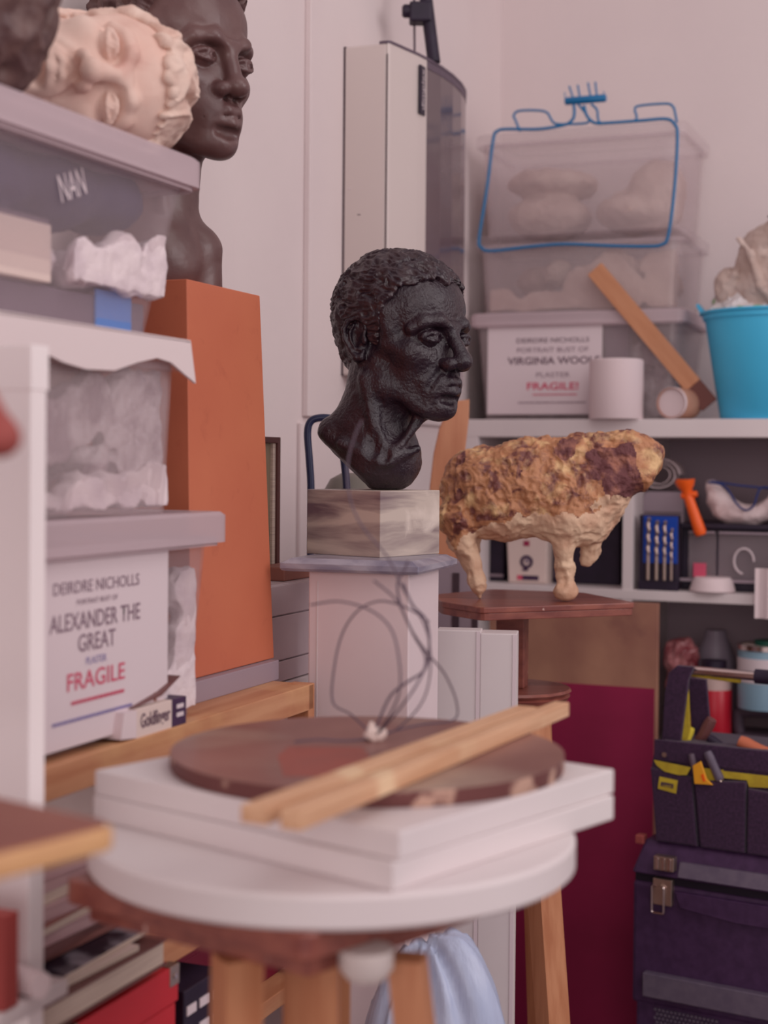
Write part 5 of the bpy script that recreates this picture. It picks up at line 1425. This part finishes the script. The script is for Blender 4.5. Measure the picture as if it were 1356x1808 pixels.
# ================================================================ BOOKS AND BOXES ON THE LOWER PINE SHELVES
def slab(name, label, cat, px_r, length, off, depth, z, th, m, rz=0.0, parts=None, group=None):
    t, _ = L(px_r, 1650, off)
    e = thing(name, label, cat, LW(t, off, z), RL + math.radians(rz), group)
    if parts == 'book':
        MB().box(-length, 0, 0, depth, 0, .002, .0005).build('cover', m, e)
        MB().box(-length, 0, 0, depth, th - .002, th, .0005).build('cover', m, e)
        MB().box(-length + .002, -.003, .003, depth - .002, .002, th - .002).build('pages', M_pages, e)
    else:
        MB().box(-length, 0, 0, depth, 0, th * .92, .0006).build('pages', M_pages if parts == 'mag' else m, e)
        MB().box(-length, .0, -.0005, depth, th * .92, th, .0003).build('cover', m, e)
    return e
G = 'books and papers on the lower pine shelf'
zk = .8745
slab('book', 'thick book with brown cover and cream pages at the bottom of the paper pile', 'book', 296, .27, -.045, .17, zk, .026, M_bookbrown, 0, 'book', G); zk += .0265
slab('pamphlet', 'thin cream booklet lying on the brown covered book', 'booklet', 246, .20, -.040, .14, zk, .006, M_cream, -3, 'mag', G); zk += .0065
slab('magazine', 'magazine with a black and white photographic cover on the paper pile', 'magazine', 262, .25, -.030, .17, zk, .006, M_photo, 2, 'mag', G); zk += .0065
slab('folder', 'reddish brown paper folder above the black and white magazine', 'folder', 246, .30, -.005, .2, zk, .008, M_paper3, -2, None, G); zk += .0085
slab('folder', 'dark brown paper folder below the pinkish papers', 'folder', 228, .30, -.000, .2, zk, .008, M_bookbrown, 3, None, G); zk += .0085
for i, (px, th, m, o, rz, lab) in enumerate(((236, .012, M_paper2, -.010, -2, 'pinkish grey magazine, lowest of the pale papers in the pile'), (222, .008, M_paper3, .0, 3, 'thin brown edged papers between the pinkish magazines'), (205, .012, M_paper2, -.006, -3, 'pinkish grey magazine in the middle of the pale papers'), (214, .012, M_paper2, .012, 2, 'pinkish paper sheaf second from the top of the pile'), (196, .010, M_paper2, .02, -4, 'topmost pinkish grey paper sheaf of the pile'))):
    slab('magazine', lab, 'magazine', px, .30, o, .2, zk, th, m, rz, 'mag' if i % 2 else None, G); zk += th + .0003
t_, _ = L(300, 1640, .05)
tag(MB().box(-.09, 0, 0, .1, 0, .0008).build('paper_sheet', M_mint, None, False, LW(t_, .03, .8745), RL), 'pale green paper sheet flat on the lower pine shelf', 'paper')
# red storage box with metal corners
ZB = .7252
t_, _ = L(313, 1760, -.035)
htr = L(313, 1702, -.035)[1] - ZB
rbx = thing('red_storage_box', 'bright red card storage box with metal corners under the book pile', 'storage box', LW(t_, -.035, ZB), RL)
MB().box(-.20, 0, .002, .20, 0, htr - .040, .001).build('box_body', M_redbox, rbx)
MB().box(-.202, .002, 0, .202, htr - .038, htr, .001).build('lid', M_redbox, rbx)
for x in (-.202, -.016):
    MB().box(x, x + .0185, -.0012, .012, htr - .02, htr + .001, .0008).build('metal_corner', M_metal, rbx)
    MB().lathe([(.0001, 0), (.0028, .0), (.0022, .0012), (.0001, .0015)], 12, (x + .009, -.0026, htr - .010), axis='y').build('rivet', M_chrome, rbx, True)
# maroon boxes and laptop-like book
t_, _ = L(398, 1700, .06)
mx_ = thing('maroon_box', 'dark maroon card box behind the red storage box', 'box', LW(t_, .055, ZB), RL)
hm = L(350, 1655, .055)[1] - ZB
hm = min(hm, .873 - .030 - ZB)
MB().box(-.16, 0, .002, .2, 0, hm - .02, .001).build('box_body', M_maroonbox, mx_)
MB().box(-.161, .001, 0, .201, hm - .019, hm, .001).build('lid', M_maroonbox, mx_)
t_, _ = L(392, 1770, -.02)
kb = thing('book', 'black book with white squares on its spine right of the red storage box', 'book', LW(t_, -.02, ZB), RL)
hk = L(340, 1742, -.02)[1] - ZB; hk = max(hk, .03)
MB().box(-.085, 0, 0, .07, 0, hk, .0015).build('book_block', M_black, kb)
MB().box(-.084, -.001, -.0008, 0, .002, hk * .30).build('white_band', M_paper, kb)
for i in range(3):
    for j in range(2):
        MB().box(-.080 + i * .028, -.060 + i * .028, -.0012, 0, hk * (.42 + .28 * j), hk * (.42 + .28 * j) + .010).build('white_square', M_paper, kb)
t_, _ = L(498, 1740, .04)
mx2 = thing('maroon_box', 'dark maroon card box with a pink label seen between the near stand legs', 'box', LW(t_, .035, ZB), RL)
MB().box(-.11, 0, .002, .2, 0, .105, .001).build('box_body', M_maroonbox, mx2)
MB().box(-.030, -.006, -.001, .002, .060, .092, .0008).build('label_holder', M_metal, mx2)
MB().box(-.028, -.008, -.0018, -.001, .063, .089).build('pink_card', M_pinkcard, mx2)

# pale blue plastic bag on the floor behind the stand
S = SDF((-130, -110, 0), (140, 110, 560), 5)
S.ell((0, 0, 250), (110, 90, 260), 10); S.ell((-30, 0, 120), (115, 95, 160), 30); S.ell((40, 0, 380), (70, 60, 140), 20)
S.half((0, 0, 8), (0, 0, -1), 4)
def folds(p, n):
    a = np.arctan2(p[:, 1], p[:, 0]); q = np.stack([a * 40 + .05 * p[:, 2], p[:, 2] * .12, a * 0], 1)
    return 7 * ridge(q, (.10, .05, 1), 101) + 5 * fbm(p, .012, 3, 102)
pbg = P(750, 1700, 1.80)
zbt = P(760, 1612, 1.80).z
bg_ = link('plastic_bag', S.mesh('plastic_bag', disp=folds), M_bluebag)
bg_.scale = (.95, .95, zbt / .53); bg_.location = (pbg.x - .0, pbg.y, -.008 * zbt / .53)
tag(bg_, 'tall pale blue plastic rubbish sack standing behind the foreground stand', 'bag')

# ================================================================ TOOL BAG AND TOOLBOX
RT = math.radians(-31)
tl = P(1113, 1545, 2.72)
tx0 = thing('toolbox', 'large black plastic toolbox with metal latch under the tool bag', 'toolbox', (tl.x, tl.y, 0), RT)
UT = Vector((math.cos(RT), math.sin(RT), 0)); VT = Vector((-math.sin(RT), math.cos(RT), 0))
def T(px, py, off=0.0):
    h = hitp(px, py, Vector((tl.x, tl.y, 0)) + VT * off, VT); return (h - Vector((tl.x, tl.y, 0))).dot(UT), h.z
zse = T(1130, 1549)[1]; zlt = T(1160, 1490)[1]
zlt = T(1128, 1478, .04)[1]
zgb0 = T(1140, 1758)[1]; zgb1 = T(1140, 1716)[1]
xg = T(1136, 1730)[0]
b = MB(); b.box(0, .52, .01, .28, zgb0 - .02, zse - .008, .008); b.build('case_body', M_box_black, tx0)
b = MB(); b.box(.008, .51, .012, .27, 0, zgb0 - .012, .006); b.build('lower_case', M_box_black, tx0)
b = MB(); b.frustum([(0, .002), (.52, .002), (.52, .28), (0, .28)], [(.012, .04), (.50, .04), (.50, .26), (.012, .26)], zse + .006, zlt, .006)
b.build('lid', M_box_black, tx0)
MB().box(.004, .516, .014, .27, zse - .009, zse + .008).build('lid_seam', mat('deep_black', (30, 18, 34), .8), tx0)
b = MB(); b.frustum([(T(1196, 1545)[0], .0), (.50, .0), (.50, .02), (T(1196, 1545)[0], .02)], [(T(1196, 1520)[0], .012), (.50, .012), (.50, .02), (T(1196, 1520)[0], .02)], zse + .010, zse + .034, .001)
b.build('lid_band', M_box_grey, tx0)
xw = T(1192, 1580)[0]
MB().prism([(xw, zse - .016), (.50, zse - .016), (.50, T(1350, 1640)[1]), (T(1300, 1620)[0], T(1300, 1630)[1]), (xw + .01, T(1200, 1603)[1])], -.002, .012, axis='y', bev=.001).build('front_ledge', M_box_black, tx0)
MB().box(xg, .50, -.006, .012, zgb0, zgb1, .002).build('grey_band', M_box_grey, tx0)
# mesh grille
gm = MB(); zg = T(1160, 1790)[1]
for i in range(16):
    for j in range(9):
        x = T(1152, 1785)[0] + i * .0075 + (j % 2) * .00375; z = zgb0 - .026 - j * .0075
        gm.box(x, x + .0045, .0075, .012, z, z + .0045)
gm.build('grille', M_box_grey, tx0)
# latch
lx0, lx1 = T(1156, 1530)[0], T(1191, 1530)[0]
zA1 = T(1175, 1512)[1]; zA0 = T(1175, 1537)[1]; zB1 = T(1170, 1552)[1]; zB0 = T(1170, 1598)[1]
lt = MB().box(lx0, lx1, -.006, .012, zA0, zA1, .001).build('latch_keeper', M_metal, tx0)
for f in (.2, .5, .8): MB().box(lx0 + (lx1 - lx0) * f - .003, lx0 + (lx1 - lx0) * f + .003, -.009, -.006, zA0 + .002, zA1 - .002, .001).build('latch_rib', M_chrome, lt)
lp = MB().box(lx0 - .002, lx1 - .004, -.003, .012, zB0, zB1, .001).build('latch_plate', M_metal, tx0)
MB().tube([(x, -.006, z) for x, z in rounded([(lx0 - .002, zB0 - .014), (lx0 + .020, zB0 - .014), (lx0 + .020, zB1 - .012), (lx0 - .002, zB1 - .012)], .004, 3)], .0022, 8, closed=True).build('latch_loop', M_chrome, lp, True)
MB().lathe([(.0001, 0), (.006, 0), (.006, .004), (.0001, .005)], 16, (lx0 + .012, -.008, zB1 - .014), axis='y').build('latch_pivot', M_metal, lp, True)
MB().box(-.004, .012, .03, .05, zlt - .01, zlt + .006, .002).build('lid_hinge_tab', M_terracotta, tx0)

# tool bag
bagt = thing('tool_bag', 'black nylon open tool bag with yellow trim and chrome handle, standing on the toolbox', 'tool bag', (tl.x, tl.y, zlt), RT)
def TT(px, py, off=0.03): x, z = T(px, py, off); return x, z - zlt
OBg = .042
xl = TT(1152, 1400, OBg)[0]; zr_ = TT(1165, 1310, OBg)[1]
xe = xl + .42
pts = rounded([(xl + .010, 0.0), (xe, 0.0), (xe, zr_), (xl + .004, zr_), (xl - .006, zr_ * .72)], .01, 3)
MB().prism(pts, OBg + .002, OBg + .16, axis='y', bev=.006).build('bag_body', M_blackfab, bagt)
MB().box(xl + .002, xe, OBg - .001, OBg + .004, zr_ - .034, zr_ + .004, .002).build('top_band', M_blackfab, bagt)
# front pocket edges
def ft(px, py): x, z = TT(px, py, OBg - .006); return (x, z)
pk1 = [ft(1150, 1355), ft(1222, 1372), ft(1232, 1500), ft(1160, 1484)]
pk1 = [(x, max(z, .0)) for x, z in pk1]
MB().prism(pk1, OBg - .012, OBg + .002, axis='y', bev=.003).build('pocket', M_blackfab, bagt)
pk2 = [(x, max(z, .0)) for x, z in [ft(1228, 1378), ft(1318, 1380), ft(1316, 1510), ft(1238, 1500)]]
MB().prism(pk2, OBg - .012, OBg + .002, axis='y', bev=.003).build('pocket', M_blackfab, bagt)
pk3 = [(x, max(z, .0)) for x, z in [ft(1322, 1392), ft(1420, 1410), ft(1420, 1520), ft(1320, 1510)]]
MB().prism(pk3, OBg - .012, OBg + .002, axis='y', bev=.003).build('pocket', M_blackfab, bagt)
def yb(pts, name='yellow_trim', y0=-.0135, y1=-.011, m=M_yellow):
    MB().prism([ft(*p) for p in pts], OBg + y0, OBg + y1, axis='y').build(name, m, bagt)
yb([(1157, 1341), (1222, 1354), (1215, 1367), (1200, 1367), (1176, 1361), (1162, 1350)])
yb([(1276, 1362), (1420, 1378), (1420, 1394), (1322, 1390), (1318, 1378), (1276, 1374)], y0=-.004, y1=-.0015)
yb([(1236, 1356), (1276, 1360), (1276, 1378), (1240, 1378)], y0=-.004, y1=-.0015)
yb([(1167, 1370), (1199, 1377), (1196, 1400), (1164, 1391)], 'brand_patch')
yb([(1170, 1379), (1192, 1383), (1191, 1391), (1169, 1386)], 'patch_bar', -.0142, -.0135, M_box_black)
x_, z_ = ft(1181, 1389)
text('STANLEY', M_yellow, bagt, x_, OBg - .0146, z_ + .0005, .0045, .018, bold=.01)
x_, z_ = ft(1172, 1333)
MB().lathe([(.0001, 0), (.0045, 0), (.0035, .003), (.0001, .0035)], 16, (x_, OBg - .004, z_), axis='y').build('rivet', M_metal, bagt, True)
# end straps up to the handle
def fo(px, py, off): x, z = TT(px, py, off); return (x, z)
oh = OBg + .03
MB().prism([fo(1168, 1315, oh), fo(1200, 1318, oh), fo(1215, 1200, oh), fo(1224, 1178, oh), fo(1195, 1175, oh), fo(1180, 1188, oh), fo(1173, 1225, oh)], oh, oh + .012, axis='y', bev=.002).build('end_strap', M_blackfab, bagt)
MB().prism([fo(1200, 1318, oh + .012), fo(1210, 1318, oh + .012), fo(1219, 1290, oh + .012), fo(1215, 1200, oh + .012), fo(1207, 1240, oh + .012)], oh + .008, oh + .014, axis='y').build('strap_lining', M_yellow, bagt)
MB().prism([fo(1212, 1196, oh + .06), fo(1246, 1200, oh + .06), fo(1252, 1270, oh + .06), fo(1236, 1315, oh + .06), fo(1222, 1290, oh + .06)], oh + .06, oh + .07, axis='y', bev=.002).build('end_strap', M_blackfab, bagt)
ha = TT(1222, 1184, oh + .02); hb_ = TT(1336, 1194, oh + .02); hc_ = TT(1450, 1204, oh + .02)
MB().tube([(ha[0], oh + .02, ha[1]), (hb_[0], oh + .02, hb_[1])], .0085, 20).build('handle_tube', M_chrome, bagt, True)
MB().tube([(hb_[0] - .002, oh + .02, hb_[1]), (hc_[0], oh + .02, hc_[1])], .013, 20).build('handle_grip', M_black, bagt, True)
MB().tube([(ha[0] - .012, oh + .02, ha[1] - .006), (hb_[0] - .03, oh + .024, hb_[1] - .012)], .004, 8).build('handle_piping', M_yellow, bagt, True)
MB().prism([fo(1560, 1350, oh), fo(1600, 1350, oh), fo(1600, 1200, oh), fo(1560, 1200, oh)], oh, oh + .012, axis='y', bev=.002).build('end_strap', M_blackfab, bagt)
# tools in the bag
def tool(name, label, cat, a, b, r, m, off, tip=None):
    A = Vector((tl.x, tl.y, 0)) + UT * T(a[0], a[1], off)[0] + VT * off + Vector((0, 0, T(a[0], a[1], off)[1]))
    Bv = Vector((tl.x, tl.y, 0)) + UT * T(b[0], b[1], off)[0] + VT * off + Vector((0, 0, T(b[0], b[1], off)[1]))
    t = thing(name, label, cat, A)
    d = Bv - A
    MB().tube([Vector((0, 0, 0)), d * .08, d * .4, d * .8, d * .97, d], [r * .8, r, r * .9, r, r * .85, r * .3], 14).build('handle', m, t, True)
    MB().tube([-d * 1.0, Vector((0, 0, 0))], r * .35, 8).build('shank', M_metal, t, True)
    return t
tool('screwdriver', 'yellow handled tool at the left end inside the tool bag', 'hand tool', (1208, 1318), (1220, 1284), .0085, M_yellowp, OBg + .05)
tool('file', 'brown wooden handled tool standing in the tool bag behind the yellow one', 'hand tool', (1230, 1318), (1258, 1268), .011, M_bookbrown, OBg + .07)
tool('hammer', 'black rubber gripped tool lying across the tool bag', 'hand tool', (1290, 1330), (1250, 1302), .009, M_black, OBg + .055)
tool('mallet', 'orange wooden handle poking from the tool bag at the right edge', 'hand tool', (1360, 1335), (1304, 1308), .013, M_mdf, OBg + .045)
tool('marker', 'dark slender handle in the bag pocket left of the orange knife', 'hand tool', (1232, 1382), (1220, 1330), .0065, M_greydk, OBg - .0075)
tool('chisel', 'dark grey shiny handle in the bag pocket right of the orange knife', 'hand tool', (1272, 1378), (1248, 1326), .0085, M_box_grey, OBg - .0075)
kn = thing('utility_knife', 'orange flat utility knife in the front pocket of the tool bag', 'knife', Vector((tl.x, tl.y, zlt)), RT)
MB().prism([ft(1230, 1382), ft(1262, 1384), ft(1252, 1374), ft(1241, 1342), ft(1227, 1350)], OBg - .0185, OBg - .0135, axis='y', bev=.001).build('knife_body', M_orangey, kn)
MB().prism([ft(1242, 1366), ft(1246, 1378), ft(1250, 1377), ft(1246, 1364)], OBg - .0195, OBg - .0185, axis='y').build('knife_slider', M_orange, kn)
